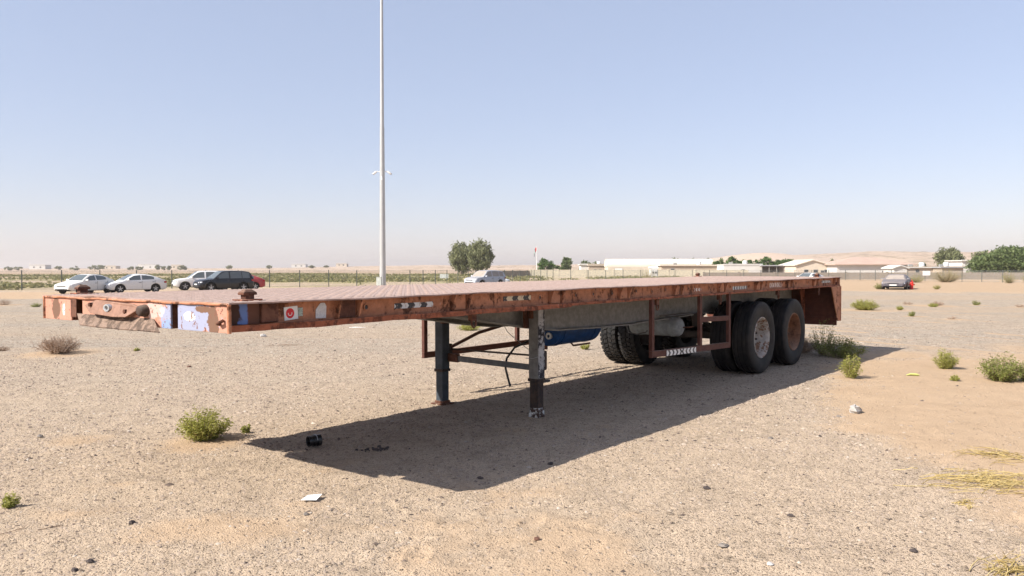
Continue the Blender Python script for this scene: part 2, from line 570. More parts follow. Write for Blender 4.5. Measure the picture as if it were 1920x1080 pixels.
    c = t.mix(t.math('MULTIPLY', t.math('SUBTRACT', 1.0, sand), t.ramp(t.math('DIVIDE', dist, 40.0), [(0.2, 1.0), (0.6, 0.95)])), c, t.mix(1.0, c, (1.48, 1.475, 1.485), 'MULTIPLY'))
    c = t.mix(t.math('MULTIPLY', t.ramp(t.math('DIVIDE', dist, 1000.0), [(0.3, 0.0), (0.55, 1.0)]), t.math('SUBTRACT', 1.0, hill)), c, (0.455, 0.35, 0.268))
    # crust and clod mottling, crumbs that still read at a distance
    mot = t.ramp(t.noise(v, 2.6, 8, 0.78), [(0.36, 0.80), (0.52, 1.0), (0.70, 1.07)])
    mp2 = t.n('Mapping', {'Vector': v, 'Scale': (1.0, 0.5, 1.0)}).outputs[0]
    crumb = t.ramp(t.noise(mp2, 11.0, 4, 0.75), [(0.35, 0.66), (0.44, 1.0), (0.6, 1.0), (0.7, 1.06)])
    fadeg = t.math('SUBTRACT', 1.0, t.math('MULTIPLY', sand, 0.75))
    c = t.mix(fadeg, c, t.mix(1.0, c, mot, 'MULTIPLY'))
    c = t.mix(t.math('MULTIPLY', fadeg, 0.8), c, t.mix(1.0, c, crumb, 'MULTIPLY'))
    c = t.mix(1.0, c, (1.05, 1.05, 1.05), 'MULTIPLY')
    t.set(Base_Color=c, Roughness=0.95, Specular_IOR_Level=0.1)
    inv = t.math('SUBTRACT', 1.0, t.math('MULTIPLY', sand, 0.85))
    hgt = t.math('MULTIPLY', t.math('ADD', t.math('MULTIPLY', m1, 1.0), t.math('MULTIPLY', m2, 0.45)), inv)
    hgt = t.math('ADD', hgt, t.math('MULTIPLY', t.noise(v, 45.0, 5, 0.7), 0.8))
    t.bump(t.math('ADD', hgt, t.math('MULTIPLY', m3, 1.2)), 1.0, 0.010)
    o = obj('ground', me, t.m)
    tag(o, 'sandy gravel lot with scattered stones stretching to low dunes', kind='structure')
    M['ground'] = t.m


build_ground()


def gravel(name, n, rmin, rmax, smin, smax, seed, label):
    g = np.random.default_rng(seed)
    k = 3 * n
    rr = np.sqrt(g.random(k) * (rmax ** 2 - rmin ** 2) + rmin ** 2)
    # nearer ones more often: they show largest
    rr = rmin + (rr - rmin) * (0.35 + 0.65 * g.random(k))
    aa = (g.random(k) - 0.5) * 2 * rad(38)
    x, y = rr * np.sin(aa), rr * np.cos(aa)
    keep = g.random(k) > np.clip(sand_mask(x, y) * 1.15, 0, 0.97)
    keep &= (fbm(x * 0.9, y * 0.9, 3, 101) + g.random(k) * 0.9) > 0.15
    x, y = x[keep][:n], y[keep][:n]
    n = len(x)
    s = np.minimum(smin * np.exp(np.abs(g.normal(0, 0.62, n))), smax)
    base = np.array([[1, 0, 0], [0.3, 0.95, 0], [-0.85, 0.5, 0], [-0.7, -0.7, 0], [0.45, -0.9, 0], [0.1, 0.05, 0.75]])
    tris = np.array([[0, 1, 5], [1, 2, 5], [2, 3, 5], [3, 4, 5], [4, 0, 5]])
    jit = 1 + (g.random((n, 6, 3)) - 0.5) * 0.7
    P = base[None] * jit
    P[:, :5, 2] = -0.25 + (g.random((n, 5)) - 0.2) * 0.35
    P[:, 5, :2] += (g.random((n, 2)) - 0.5) * 0.7
    P[:, :, 0] *= (1 + g.random(n) * 0.7)[:, None]
    a = g.random(n) * 6.283
    c, sn = np.cos(a)[:, None], np.sin(a)[:, None]
    X = P[:, :, 0] * c - P[:, :, 1] * sn
    Y = P[:, :, 0] * sn + P[:, :, 1] * c
    z0 = terrain(x, y)
    V = np.stack([x[:, None] + X * s[:, None], y[:, None] + Y * s[:, None], z0[:, None] + P[:, :, 2] * s[:, None] * 0.9], -1).reshape(-1, 3)
    F = (tris[None] + (np.arange(n) * 6)[:, None, None]).reshape(-1, 3)
    me = mesh_np(name, V, F)
    o = obj(name, me, M['pebble'])
    return tag(o, label, 'gravel', kind='stuff')


t = NT('pebble')
ri = t.n('NewGeometry').outputs['Random Per Island']
c = t.ramp(ri, [(0.0, (0.05, 0.04, 0.036)), (0.04, (0.14, 0.105, 0.085)), (0.16, (0.29, 0.225, 0.172)), (0.8, (0.37, 0.29, 0.225)), (0.97, (0.41, 0.335, 0.26)), (1.0, (0.48, 0.42, 0.36))])
t.set(Base_Color=c, Roughness=0.9, Specular_IOR_Level=0.2)
M['pebble'] = t.m
gravel('gravel', 60000, 3.4, 17.0, 0.0036, 0.013, 5, 'loose gravel and pebbles strewn over the sandy lot')
gravel('crumbled_gravel', 64000, 7.0, 32.0, 0.0075, 0.020, 7, 'crumbled stones over the middle of the gravel lot')
gravel('coarse_gravel', 2600, 3.4, 42.0, 0.009, 0.026, 6, 'coarser dark and pale pebbles scattered on the gravel lot')
# ------------------------------------------------------------------ flatbed trailer
# local axes: x = along the bed from the nose, y = across from the near side, z = up
ZT, LT, WT = 1.3227, 12.49, 2.5
TILT = 0.00416
tr = thing('flatbed_trailer', 'long rusty orange flatbed semi trailer standing on its landing legs', 'trailer', (TRAILER[0], TRAILER[1], 0.0), TRAILER[2])
tr.rotation_euler = (0, -math.atan(TILT), TRAILER[2])
g0 = lambda t: -TILT * t          # local height of the ground under station t


def wob(x, s=1.0, seed=0):
    return s * (math.sin(x * 3.1 + seed) * 0.5 + math.sin(x * 7.7 + seed * 2.3) * 0.3 + math.sin(x * 17.3 + seed * 5.1) * 0.2)


# -- front face paint: salmon over an older blue coat, scraped to brown steel
def front_mat():
    t = NT('nose_paint')
    v = t.coord()
    p = t.n('SeparateXYZ', {0: v})
    y, z = p.outputs[1], p.outputs[2]
    nb = t.noise(v, 9.0, 6, 0.65)
    ns = t.noise(v, 45.0, 5, 0.65)
    edge = t.math('ADD', t.math('MULTIPLY', t.math('SUBTRACT', nb, 0.5), 0.42), t.math('MULTIPLY', t.math('SUBTRACT', ns, 0.5), 0.30))
    def blob(cy, cz, ry, rz, n=1.0):
        a = t.math('DIVIDE', t.math('SUBTRACT', y, cy), ry)
        b = t.math('DIVIDE', t.math('SUBTRACT', z, cz), rz)
        q = t.math('SQRT', t.math('ADD', t.math('MULTIPLY', a, a), t.math('MULTIPLY', b, b)))
        q = t.math('ADD', q, t.math('MULTIPLY', edge, 3.0 * n))
        return t.ramp(q, [(0.93, 1.0), (1.0, 0.0)])
    c = t.mix(t.noise(v, 3.0, 4), (0.41, 0.19, 0.128), (0.49, 0.265, 0.195))
    c = t.mix(t.math('MULTIPLY', blob(0.45, 1.23, 0.34, 0.115), 0.88), c, (0.26, 0.31, 0.44))
    c = t.mix(blob(0.70, 1.15, 0.08, 0.05), c, (0.22, 0.29, 0.47))
    c = t.mix(t.math('MULTIPLY', blob(0.85, 1.26, 0.12, 0.06), 0.45), c, (0.62, 0.52, 0.50))
    for b in (blob(2.30, 1.225, 0.07, 0.085), blob(0.17, 1.22, 0.06, 0.09), blob(0.27, 1.275, 0.10, 0.022), blob(0.16, 1.15, 0.05, 0.03)):
        c = t.mix(b, c, (0.16, 0.088, 0.058))
    c = t.mix(blob(0.43, 1.225, 0.065, 0.030, 0.7), c, (0.72, 0.72, 0.72))
    c = t.mix(blob(2.17, 1.22, 0.022, 0.05, 0.7), c, (0.66, 0.60, 0.56))
    chips = t.ramp(t.math('ADD', t.math('MULTIPLY', nb, 0.5), t.math('MULTIPLY', ns, 0.5)), [(0.565, 0.0), (0.585, 1.0)])
    c = t.mix(chips, c, (0.17, 0.075, 0.05))
    t.set(Base_Color=c, Roughness=0.72, Specular_IOR_Level=0.25)
    t.bump(t.math('ADD', nb, t.math('MULTIPLY', ns, 0.5)), 0.3, 0.006)
    M['nose_paint'] = t.m
front_mat()

# -- deck: five steel chequer plates, each with its raised tread bars
random.seed(4)
NP = 5
plen = LT / NP


def tread_mesh(length):
    cell = 0.052
    nx, ny = int((length - 0.03) / cell), int(2.46 / cell)
    ix, iy = np.meshgrid(np.arange(nx), np.arange(ny), indexing='ij')
    cx, cy = 0.02 + (ix.ravel() + 0.5) * cell, 0.02 + (iy.ravel() + 0.5) * cell
    sg = np.where((ix.ravel() + iy.ravel()) % 2 == 0, 1.0, -1.0)
    n = len(cx)
    a = np.pi / 4 * sg
    ca, sa = np.cos(a), np.sin(a)
    loc = np.array([[-.021, -.0055, 0], [.021, -.0055, 0], [.021, .0055, 0], [-.021, .0055, 0], [-.013, -.002, .0032], [.013, -.002, .0032], [.013, .002, .0032], [-.013, .002, .0032]])
    X = cx[:, None] + loc[None, :, 0] * ca[:, None] - loc[None, :, 1] * sa[:, None]
    Y = cy[:, None] + loc[None, :, 0] * sa[:, None] + loc[None, :, 1] * ca[:, None]
    Z = np.broadcast_to(loc[None, :, 2], X.shape)
    fs = np.array([[4, 5, 6, 7], [0, 1, 5, 4], [1, 2, 6, 5], [2, 3, 7, 6], [3, 0, 4, 7]])
    F = (fs[None] + (np.arange(n) * 8)[:, None, None]).reshape(-1, 4)
    return mesh_np('tread_bars', np.stack([X, Y, Z], -1).reshape(-1, 3), F)


tread = tread_mesh(plen)
for k in range(NP):
    x0 = k * plen
    xs = np.linspace(0.002, plen - 0.002, 26)
    ys = np.concatenate([[-0.012, 0.02], np.linspace(0.25, 2.25, 8), [2.48, 2.512]])
    vs, fs = [], []
    for layer in (0, 1):
        for x in xs:
            for y in ys:
                z = ZT - 0.0005 * k + (0 if layer == 0 else -0.010)
                e = max(0, 1 - min(y + 0.012, 2.512 - y) / 0.1)
                z += -0.004 * e + e * wob(x0 + x, 0.0045, 1 if y < 1 else 4)
                if k == 0 and x < 0.12:
                    z += (0.12 - x) / 0.12 * (0.010 * math.exp(-((y - 1.55) / 0.35) ** 2) + wob(y * 2.3, 0.004, 2))
                ox = x
                if k == 0 and x < 0.01: ox = x - 0.012 + wob(y * 3, 0.006, 7)
                if k == NP - 1 and x > plen - 0.01: ox = x + 0.004
                yy = y + (wob(x0 + x, 0.006, 9) if y < 0 else 0)
                vs.append((ox, yy, z))
    nx, ny = len(xs), len(ys)
    N1 = nx * ny
    for i in range(nx - 1):
        for j in range(ny - 1):
            a = i * ny + j
            fs.append((a, a + ny, a + ny + 1, a + 1))
            fs.append((N1 + a, N1 + a + 1, N1 + a + ny + 1, N1 + a + ny))
    for i in range(nx - 1):
        for j in (0, ny - 1):
            a = i * ny + j
            fs.append((a, N1 + a, N1 + a + ny, a + ny))
    for j in range(ny - 1):
        for i in (0, nx - 1):
            a = i * ny + j
            fs.append((a, a + 1, N1 + a + 1, N1 + a))
    pl = obj('deck_plate', MB().add(vs, fs), M['deck_paint'], tr, smooth=50, loc=(x0, 0, 0))
    tb = obj('tread_bars', tread, M['deck_paint'], pl, loc=(0, 0, ZT - 0.0005 * k - 0.0004))
    tag(tb, kind='stuff')

# -- rails on both long sides
POCKETS = [0.96, 2.135, 3.50, 4.77, 6.04, 7.32, 8.60, 9.88, 11.16, 12.33]


def side(y):      # mirror helper: near side y -> as is, far side -> WT - y
    return lambda q: q if y == 0 else WT - q


for sgn in (0, 1):
    Y = side(sgn)
    def bx(mb, x0, x1, ya, yb, z0, z1):
        a, b = sorted((Y(ya), Y(yb)))
        return mb.box(x0, x1, a, b, z0, z1)
    obj('side_rail', bx(MB(), 0.012, LT, 0.066, 0.078, 1.150, ZT - 0.0125), M['rail_paint'], tr, bevel=0.002)
    # battered lower lip, deeper in front of the legs
    for (xa, xb, zl, zh, ya, sd_) in ((0.0, 3.70, 1.140, 1.180, 0.004, 1), (3.705, LT, 1.156, 1.181, 0.010, 5)):
        n = int((xb - xa) / 0.11)
        vs, fs = [], []
        for i in range(n + 1):
            x = xa + (xb - xa) * i / n
            dz = wob(x * 1.7, 0.0055, sd_)
            dy = wob(x * 1.3, 0.006, sd_ + 3)
            ring = [(ya + dy, zl + dz), (0.10, zl + 0.006), (0.10, zl + 0.016), (ya + 0.014 + dy, zl + 0.014 + dz), (ya + 0.014 + dy, zh + dz * 0.6), (ya + dy, zh + dz * 0.8)]
            vs += [(x, Y(q[0]), q[1]) for q in ring]
        for i in range(n):
            for k in range(6):
                a, b = i * 6 + k, i * 6 + (k + 1) % 6
                fs.append((a, a + 6, b + 6, b))
        fs.append((0, 1, 2, 3, 4, 5)); fs.append(tuple(n * 6 + k for k in range(6)))
        obj('lower_lip', MB().add(vs, fs), M['flange_paint'], tr)
    for i, t0 in enumerate(POCKETS):
        hw = 0.095
        for e in (-1, 1):
            x = t0 + e * hw
            poly = [(Y(-0.004), ZT - 0.012), (Y(0.065), ZT - 0.012), (Y(0.065), 1.185), (Y(0.034), 1.185), (Y(0.022), 1.25)]
            obj('gusset', MB().prism(poly, 'x', x - 0.007, x + 0.007), M['rail_paint'], tr)
        mt = M['rust'] if i in (0,) else M['rail_paint']
        obj('pocket_plate', bx(MB(), t0 - hw + 0.012, t0 + hw - 0.03, 0.044, 0.056, 1.186, ZT - 0.014), mt, tr, bevel=0.002)
    # holes with welded rings between the pockets
    for t0 in (1.14, 3.26, 3.86, 4.18, 4.55, 5.06, 5.42, 5.75, 6.35, 6.95, 7.62, 8.30, 8.95, 9.55, 10.25, 10.85, 11.55, 12.05):
        z = 1.252 + 0.006 * math.sin(t0 * 9)
        mb = MB().lathe([(0.026, Y(0.058)), (0.017, Y(0.058)), (0.017, Y(0.067)), (0.026, Y(0.067))], 'y', 14, (t0, 0, z), close=True)
        rg = obj('ring', mb, M['rail_paint'], tr, smooth=40)
        obj('hole', MB().lathe([(0.016, Y(0.0635)), (0.016, Y(0.0655))], 'y', 12, (t0, 0, z)), M['dark_steel'], rg)
    # lashing hooks under the rail
    for t0 in (2.32, 5.55, 7.30, 9.46, 11.4):
        mb = MB().box(t0 - 0.03, t0 + 0.03, min(Y(0.05), Y(0.10)), max(Y(0.05), Y(0.10)), 1.085, 1.155)
        hk = obj('lashing_hook', mb, M['rust'], tr, bevel=0.006)
        ring = [(t0 + 0.028 * math.cos(a), Y(0.06), 1.07 + 0.04 * math.sin(a)) for a in np.linspace(0, 2 * math.pi, 13)]
        obj('ring', MB().tube(ring, 0.009, 6), M['rust'], hk, smooth=60)

# nose corner work on the near side: blue remnant, brown cover plate
t = NT('nose_side_paint')
v = t.coord()
px_ = t.n('SeparateXYZ', {0: v}).outputs[0]
q = t.math('ADD', px_, t.math('MULTIPLY', t.math('SUBTRACT', t.noise(v, 14, 5), 0.5), 0.10))
c = t.ramp(q, [(0.09, (0.06, 0.03, 0.022)), (0.10, (0.13, 0.20, 0.42)), (0.145, (0.13, 0.20, 0.42)), (0.155, (0.13, 0.055, 0.035)), (0.27, (0.10, 0.05, 0.034)), (0.275, (0.21, 0.085, 0.052))])
t.set(Base_Color=c, Roughness=0.75, Specular_IOR_Level=0.2)
M['nose_side_paint'] = t.m
obj('corner_plate', MB().box(0.028, 0.24, 0.046, 0.063, 1.183, ZT - 0.014), M['nose_side_paint'], tr)
obj('corner_plate', MB().box(0.245, 0.372, 0.030, 0.064, 1.186, ZT - 0.016), M['rust'], tr, bevel=0.006)
obj('corner_plate', MB().box(0.028, 0.36, WT - 0.034, WT - 0.012, 1.183, ZT - 0.014), M['rust'], tr, bevel=0.004)

# -- nose beam: three face plates with open stake slots between, recessed backs
for (a, b) in ((0.004, 0.569), (0.655, 1.87), (2.046, 2.496)):
    obj('nose_plate', MB().box(-0.004, 0.010, a, b, 1.137, ZT - 0.011), M['nose_paint'], tr, bevel=0.003)
for (a, b) in ((0.569, 0.655), (1.87, 2.046)):
    mb = MB().box(0.07, 0.08, a, b, 1.137, ZT - 0.013)
    mb.box(0.012, 0.07, a - 0.012, a - 0.002, 1.137, ZT - 0.013)
    mb.box(0.012, 0.07, b + 0.002, b + 0.012, 1.137, ZT - 0.013)
    obj('stake_slot', mb, M['rust'], tr)
obj('slot_plate', MB().box(-0.012, -0.006, 1.95, 2.042, 1.165, 1.30), M['rust'], tr, bevel=0.002)
# rolled top edge of the nose
vs = [(-0.010 + wob(y * 4, 0.004, 2), y, ZT - 0.014 + wob(y * 3, 0.004, 6)) for y in np.linspace(0.0, 2.5, 40)]
obj('nose_edge', MB().tube(vs, 0.009, 6), M['rail_paint'], tr, smooth=60)
# corner posts
for y in (0.0, WT):
    obj('corner_post', MB().tube([(-0.004, y, 1.137), (-0.004, y, ZT - 0.012)], 0.013, 8), M['rail_paint'], tr, smooth=60)
obj('corner_hook', MB().tube([(-0.01, 0.05, 1.215), (-0.03, 0.055, 1.205), (-0.03, 0.085, 1.195), (-0.01, 0.09, 1.19)], 0.011, 6), M['rust'], tr, smooth=60)
# short stub bracket standing off the far corner
mb = MB().box(0.05, 0.17, WT - 0.01, WT + 0.012, 1.19, 1.30)
mb.box(0.05, 0.07, WT + 0.012, WT + 0.09, 1.19, 1.30)
mb.box(0.15, 0.17, WT + 0.012, WT + 0.09, 1.19, 1.30)
mb.box(0.05, 0.17, WT + 0.012, WT + 0.09, 1.175, 1.19)
obj('stake_pocket', mb, M['rust'], tr, bevel=0.003)

# -- bent step plate and socket bracket on the nose
vs, fs = [], []
yy = np.linspace(1.95, 0.86, 22)
for y in yy:
    k = (1.95 - y) / 1.09
    sag = 0.006 * math.sin(k * math.pi) + wob(y * 2, 0.002, 3)
    jx = wob(y * 2.7, 0.004, 4)
    vs += [(-0.006, y, 1.194), (-0.035 + jx, y - 0.085, 1.160 - sag), (-0.066 + jx, y - 0.165 - 0.02 * k, 1.122 - sag),
           (-0.062 + jx, y - 0.165 - 0.02 * k, 1.115 - sag), (-0.030 + jx, y - 0.085, 1.152 - sag), (-0.006, y, 1.186)]
for i in range(len(yy) - 1):
    for k in range(6):
        a, b = i * 6 + k, i * 6 + (k + 1) % 6
        fs.append((a, b, b + 6, a + 6))
fs.append((0, 5, 4, 3, 2, 1)); fs.append(tuple((len(yy) - 1) * 6 + k for k in range(6)))
weathered('step_paint', (0.25, 0.17, 0.125), (0.085, 0.058, 0.044), (0.34, 0.25, 0.19), 0.50, 11.0, 0.35, chips=0.02)
obj('step_plate', MB().add(vs, fs), M['step_paint'], tr, smooth=40)
weathered('bracket_paint', (0.30, 0.165, 0.115), (0.16, 0.085, 0.06), DUST, 0.58, 7.0, 0.3)
# sloping bracket with an oval socket
poly = [(1.80, 1.262), (1.62, 1.303), (1.10, 1.285), (0.99, 1.262), (1.13, 1.197), (1.30, 1.192), (1.63, 1.208)]
mb = MB()
n = len(poly)
front = [(-0.010 - (0.055 if z < 1.24 else 0.015), y, z) for (y, z) in poly]
back = [(-0.006, y, z) for (y, z) in poly]
mb.add(front + back, [tuple(range(n)), tuple(range(n, 2 * n))[::-1]] + [(i, n + i, n + (i + 1) % n, (i + 1) % n) for i in range(n)])
br = obj('socket_bracket', mb, M['bracket_paint'], tr, bevel=0.006)
prof = [(0.0, -0.062), (0.020, -0.062), (0.024, -0.068), (0.040, -0.068), (0.042, -0.045)]
mb = MB().lathe([(r, h) for r, h in prof], 'x', 20)
mb.v = [(p[0] + 0.010, 1.40 + p[1] * 1.05, 1.252 + p[2] * 0.66) for p in mb.v]
obj('socket', mb, M['zinc'], br, smooth=40)
mb = MB().lathe([(0.0, -0.061), (0.019, -0.0605)], 'x', 14)
mb.v = [(p[0] + 0.006, 1.40 + p[1] * 1.0, 1.252 + p[2] * 0.62) for p in mb.v]
obj('socket_hole', mb, M['dark_steel'], br)
for (y, z) in ((1.66, 1.268), (1.16, 1.235)):
    obj('bolt', MB().lathe([(0.016, -0.055), (0.016, -0.030)], 'x', 6, (0, y, z)), M['rust'], br)
# round stub (tow eye) beside the bracket
mb = MB().lathe([(0.0, -0.055), (0.030, -0.058), (0.045, -0.048), (0.052, -0.015), (0.052, -0.006)], 'x', 16)
mb.v = [(p[0], 0.965 + p[1] * 1.0, 1.245 + p[2] * 0.80) for p in mb.v]
obj('buffer_stub', mb, M['leg_rust'], tr, smooth=50)

# -- container locks on the deck corners
for (t0, s0) in ((0.25, 0.185), (0.25, 2.42), (11.7, 0.185), (11.7, 2.42)):
    bs = obj('lock_base', MB().box(t0 - 0.075, t0 + 0.075, s0 - 0.055, s0 + 0.055, ZT - 0.002, ZT + 0.010), M['flange_paint'], tr, bevel=0.003)
    mb = MB().box(t0 - 0.032, t0 + 0.032, s0 - 0.028, s0 + 0.028, ZT + 0.009, ZT + 0.038)
    obj('lock_neck', mb, M['rust'], bs, bevel=0.004)
    b = [(t0 - 0.050, s0 - 0.033), (t0 + 0.050, s0 - 0.033), (t0 + 0.050, s0 + 0.033), (t0 - 0.050, s0 + 0.033)]
    u = [(t0 - 0.024, s0 - 0.014), (t0 + 0.024, s0 - 0.014), (t0 + 0.024, s0 + 0.014), (t0 - 0.024, s0 + 0.014)]
    mb = MB().hexa([(x, y, ZT + 0.036) for x, y in b] + [(x, y, ZT + 0.052) for x, y in b])
    mb.hexa([(x, y, ZT + 0.052) for x, y in b] + [(x, y, ZT + 0.072) for x, y in u])
    obj('lock_cone', mb, M['rust'], bs, bevel=0.004)

# -- chassis: two deep I beams with a shallow neck, cross members
BOT = [(0.25, 1.15), (1.7, 1.145), (2.2, 1.12), (2.9, 1.047), (3.45, 0.965), (4.0, 0.889), (4.5, 0.826), (5.2, 0.806), (6.2, 0.795), (8.0, 0.83), (12.2, 0.86)]
for yb in (0.80, 1.70):
    poly = [(x, z + 0.016) for x, z in BOT] + [(12.2, 1.235), (0.25, 1.235)]
    web = obj('main_beam', MB().prism(poly, 'y', yb - 0.006, yb + 0.006), M['beam_grey'], tr)
    vs, fs = [], []
    pts = []
    for i in range(len(BOT) - 1):
        for k in range(6):
            u = k / 6
            pts.append((BOT[i][0] * (1 - u) + BOT[i + 1][0] * u, BOT[i][1] * (1 - u) + BOT[i + 1][1] * u))
    pts.append(BOT[-1])
    for x, z in pts:
        dz = wob(x * 1.2, 0.004, 2)
        vs += [(x, yb - 0.07, z + dz), (x, yb + 0.07, z + dz), (x, yb + 0.07, z + 0.0155 + dz), (x, yb - 0.07, z + 0.0155 + dz)]
    for i in range(len(pts) - 1):
        for k in range(4):
            a, b = i * 4 + k, i * 4 + (k + 1) % 4
            fs.append((a, b, b + 4, a + 4))
    fs.append((0, 3, 2, 1)); fs.append(tuple((len(pts) - 1) * 4 + k for k in range(4)))
    obj('beam_flange', MB().add(vs, fs), M['beam_grey'], web)
    obj('beam_flange', MB().box(0.25, 12.2, yb - 0.07, yb + 0.07, 1.236, 1.250), M['beam_grey'], web)
for k in range(20):
    x = 0.35 + k * 0.63
    mb = MB().box(x, x + 0.006, 0.082, 2.418, 1.252, 1.3115)
    mb.box(x + 0.006, x + 0.05, 0.082, 2.418, 1.252, 1.259)
    mb.box(x - 0.0, x + 0.05, 0.082, 0.72, 1.19, 1.2515)
    mb.box(x - 0.0, x + 0.05, 1.78, 2.418, 1.19, 1.2515)
    obj('cross_member', mb, M['flange_paint'], tr)
# coupling plate under the nose
obj('coupling_plate', MB().box(0.30, 2.0, 0.60, 1.90, 1.142, 1.16), M['dark_steel'], tr)

# -- landing legs
def leg(yc, near):
    zg = g0(3.94)
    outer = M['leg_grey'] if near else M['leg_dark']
    lg = obj('landing_leg', MB().box(3.88, 4.00, yc - 0.06, yc + 0.06, 0.372, 1.19), outer, tr, bevel=0.012)
    obj('collar', MB().box(3.874, 4.006, yc - 0.066, yc + 0.066, 0.355, 0.385), M['leg_rust'], lg, bevel=0.004)
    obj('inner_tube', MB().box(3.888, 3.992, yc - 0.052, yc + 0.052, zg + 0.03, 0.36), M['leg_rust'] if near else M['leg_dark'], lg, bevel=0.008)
    if near:
        obj('chipped_face', MB().box(3.887, 3.993, yc - 0.0635, yc - 0.0605, 0.39, 1.12), M['leg_chipped'], lg)
        t_ = obj('white_foot', MB().hexa([(3.878, yc - 0.062, zg + 0.002), (4.002, yc - 0.062, zg + 0.002), (4.002, yc + 0.062, zg + 0.002), (3.878, yc + 0.062, zg + 0.002), (3.886, yc - 0.054, zg + 0.10), (3.994, yc - 0.054, zg + 0.10), (3.994, yc + 0.054, zg + 0.10), (3.886, yc + 0.054, zg + 0.10)]), M['foot_paint'], lg, bevel=0.005)
    else:
        obj('foot_plate', MB().box(3.85, 4.03, yc - 0.10, yc + 0.10, zg + 0.004, zg + 0.018), M['rust'], lg, bevel=0.003)
        obj('foot_hub', MB().box(3.875, 4.005, yc - 0.06, yc + 0.06, zg + 0.018, zg + 0.045), M['rust'], lg, bevel=0.006)
    # mounting bracket and gear case
    s = 1 if near else -1
    obj('mount_bracket', MB().box(3.84, 4.04, min(yc + s * 0.062, yc + s * 0.10), max(yc + s * 0.062, yc + s * 0.10), 0.90, 1.19), M['rust'], lg, bevel=0.004)
    for zz in (0.96, 1.05, 1.14):
        obj('bolt', MB().lathe([(0.012, 3.830), (0.012, 3.842)], 'x', 6, (0, yc + s * 0.081, zz)), M['rust'], lg)
    obj('gear_case', MB().box(4.002, 4.06, yc - 0.05, yc + 0.05, 0.46, 0.66), M['leg_rust'], lg, bevel=0.01)
    return lg
nl = leg(0.595, True)
fl = leg(1.905, False)
obj('leg_bracket', MB().box(3.862, 3.882, 0.59, 0.64, 1.00, 1.18), M['rust'], nl)
# slanted grey cross bar between the legs, rusty ends
cb = obj('leg_cross_bar', MB().hexa([(3.97, 0.652, 0.452), (4.00, 0.652, 0.452), (4.00, 1.845, 0.478), (3.97, 1.845, 0.478), (3.97, 0.652, 0.512), (4.00, 0.652, 0.512), (4.00, 1.845, 0.540), (3.97, 1.845, 0.540)]), M['bar_grey'], tr, bevel=0.004)
obj('bar_end', MB().box(3.96, 4.012, 1.70, 1.843, 0.465, 0.556), M['rust'], cb, bevel=0.004)
obj('bar_end', MB().box(3.962, 4.010, 0.655, 0.71, 0.44, 0.525), M['rust'], cb, bevel=0.004)
# diagonal stays from the legs back to the beams
for (ya, yb) in ((1.86, 1.74),):
    obj('diagonal_stay', MB().tube([(4.03, ya, 0.62), (4.45, (ya + yb) / 2, 0.76), (4.85, yb, 0.83)], 0.020, 8), M['guard_paint'], tr, smooth=60)
obj('crank_rod', MB().tube([(4.05, 0.62, 0.60), (4.05, 1.90, 0.60)], 0.011, 6), M['leg_rust'], tr, smooth=60)
obj('foot_peg', MB().box(4.00, 4.12, 0.55, 0.585, 0.33, 0.352), M['dark_steel'], tr)

# hanging air hose and a thin wire
hose = [(4.35, 0.78, 0.84), (4.2, 0.82, 0.77), (4.15, 0.88, 0.725), (4.15, 1.04, 0.655), (4.15, 1.15, 0.53), (4.15, 1.166, 0.424), (4.15, 1.13, 0.31), (4.15, 1.10, 0.226)]
obj('air_hose', MB().tube(hose, 0.012, 8), M['black_hose'], tr, smooth=60)
obj('loose_wire', MB().tube([(4.2, 1.35, 1.05), (4.3, 1.25, 0.80), (4.45, 1.1, 0.62), (4.6, 1.0, 0.55)], 0.004, 5), M['zinc'], tr)
wirep = [(3.85, 0.50, 0.62), (3.84, 0.56, 0.60), (3.84, 0.66, 0.595)]
obj('loose_wire', MB().tube(wirep, 0.004, 5), M['zinc'], tr)

# -- side guards
def tubebox(mb, p0, p1, a, b):
    """square bar from p0 to p1, section a (x or z) by b (y)"""
    (x0, y0, z0), (x1, y1, z1) = p0, p1
    if abs(z1 - z0) > abs(x1 - x0):
        return mb.hexa([(x0 - a, y0 - b, z0), (x0 + a, y0 - b, z0), (x0 + a, y0 + b, z0), (x0 - a, y0 + b, z0), (x1 - a, y1 - b, z1), (x1 + a, y1 - b, z1), (x1 + a, y1 + b, z1), (x1 - a, y1 + b, z1)])
    return mb.hexa([(x0, y0 - b, z0 - a), (x1, y1 - b, z1 - a), (x1, y1 + b, z1 - a), (x0, y0 + b, z0 - a), (x0, y0 - b, z0 + a), (x1, y1 - b, z1 + a), (x1, y1 + b, z1 + a), (x0, y0 + b, z0 + a)])
for near in (True, False):
    Yg = 0.05 if near else 2.45
    xs = (5.395, 6.655, 7.545) if near else (4.225, 6.045, 7.4)
    zb = [0.535, 0.495, 0.475] if near else [0.475, 0.475, 0.475]
    x_end = xs[-1] + 0.03
    gd = obj('side_guard', tubebox(MB(), (xs[0] - 0.03, Yg, zb[0]), (x_end, Yg, zb[2]), 0.036, 0.02), M['guard_paint'], tr, bevel=0.003)
    for i, x in enumerate(xs):
        obj('guard_post', tubebox(MB(), (x, Yg, zb[i] + 0.037), (x, Yg, 1.158), 0.030, 0.021), M['guard_paint'], gd, bevel=0.003)
    if near:
        obj('guard_rail', tubebox(MB(), (xs[1] + 0.031, Yg, 0.86), (xs[2] - 0.031, Yg, 0.835), 0.032, 0.018), M['guard_paint'], gd, bevel=0.003)
    else:
        obj('guard_rail', tubebox(MB(), (xs[1] + 0.031, Yg, 0.85), (xs[2] - 0.031, Yg, 0.85), 0.032, 0.018), M['guard_paint'], gd, bevel=0.003)

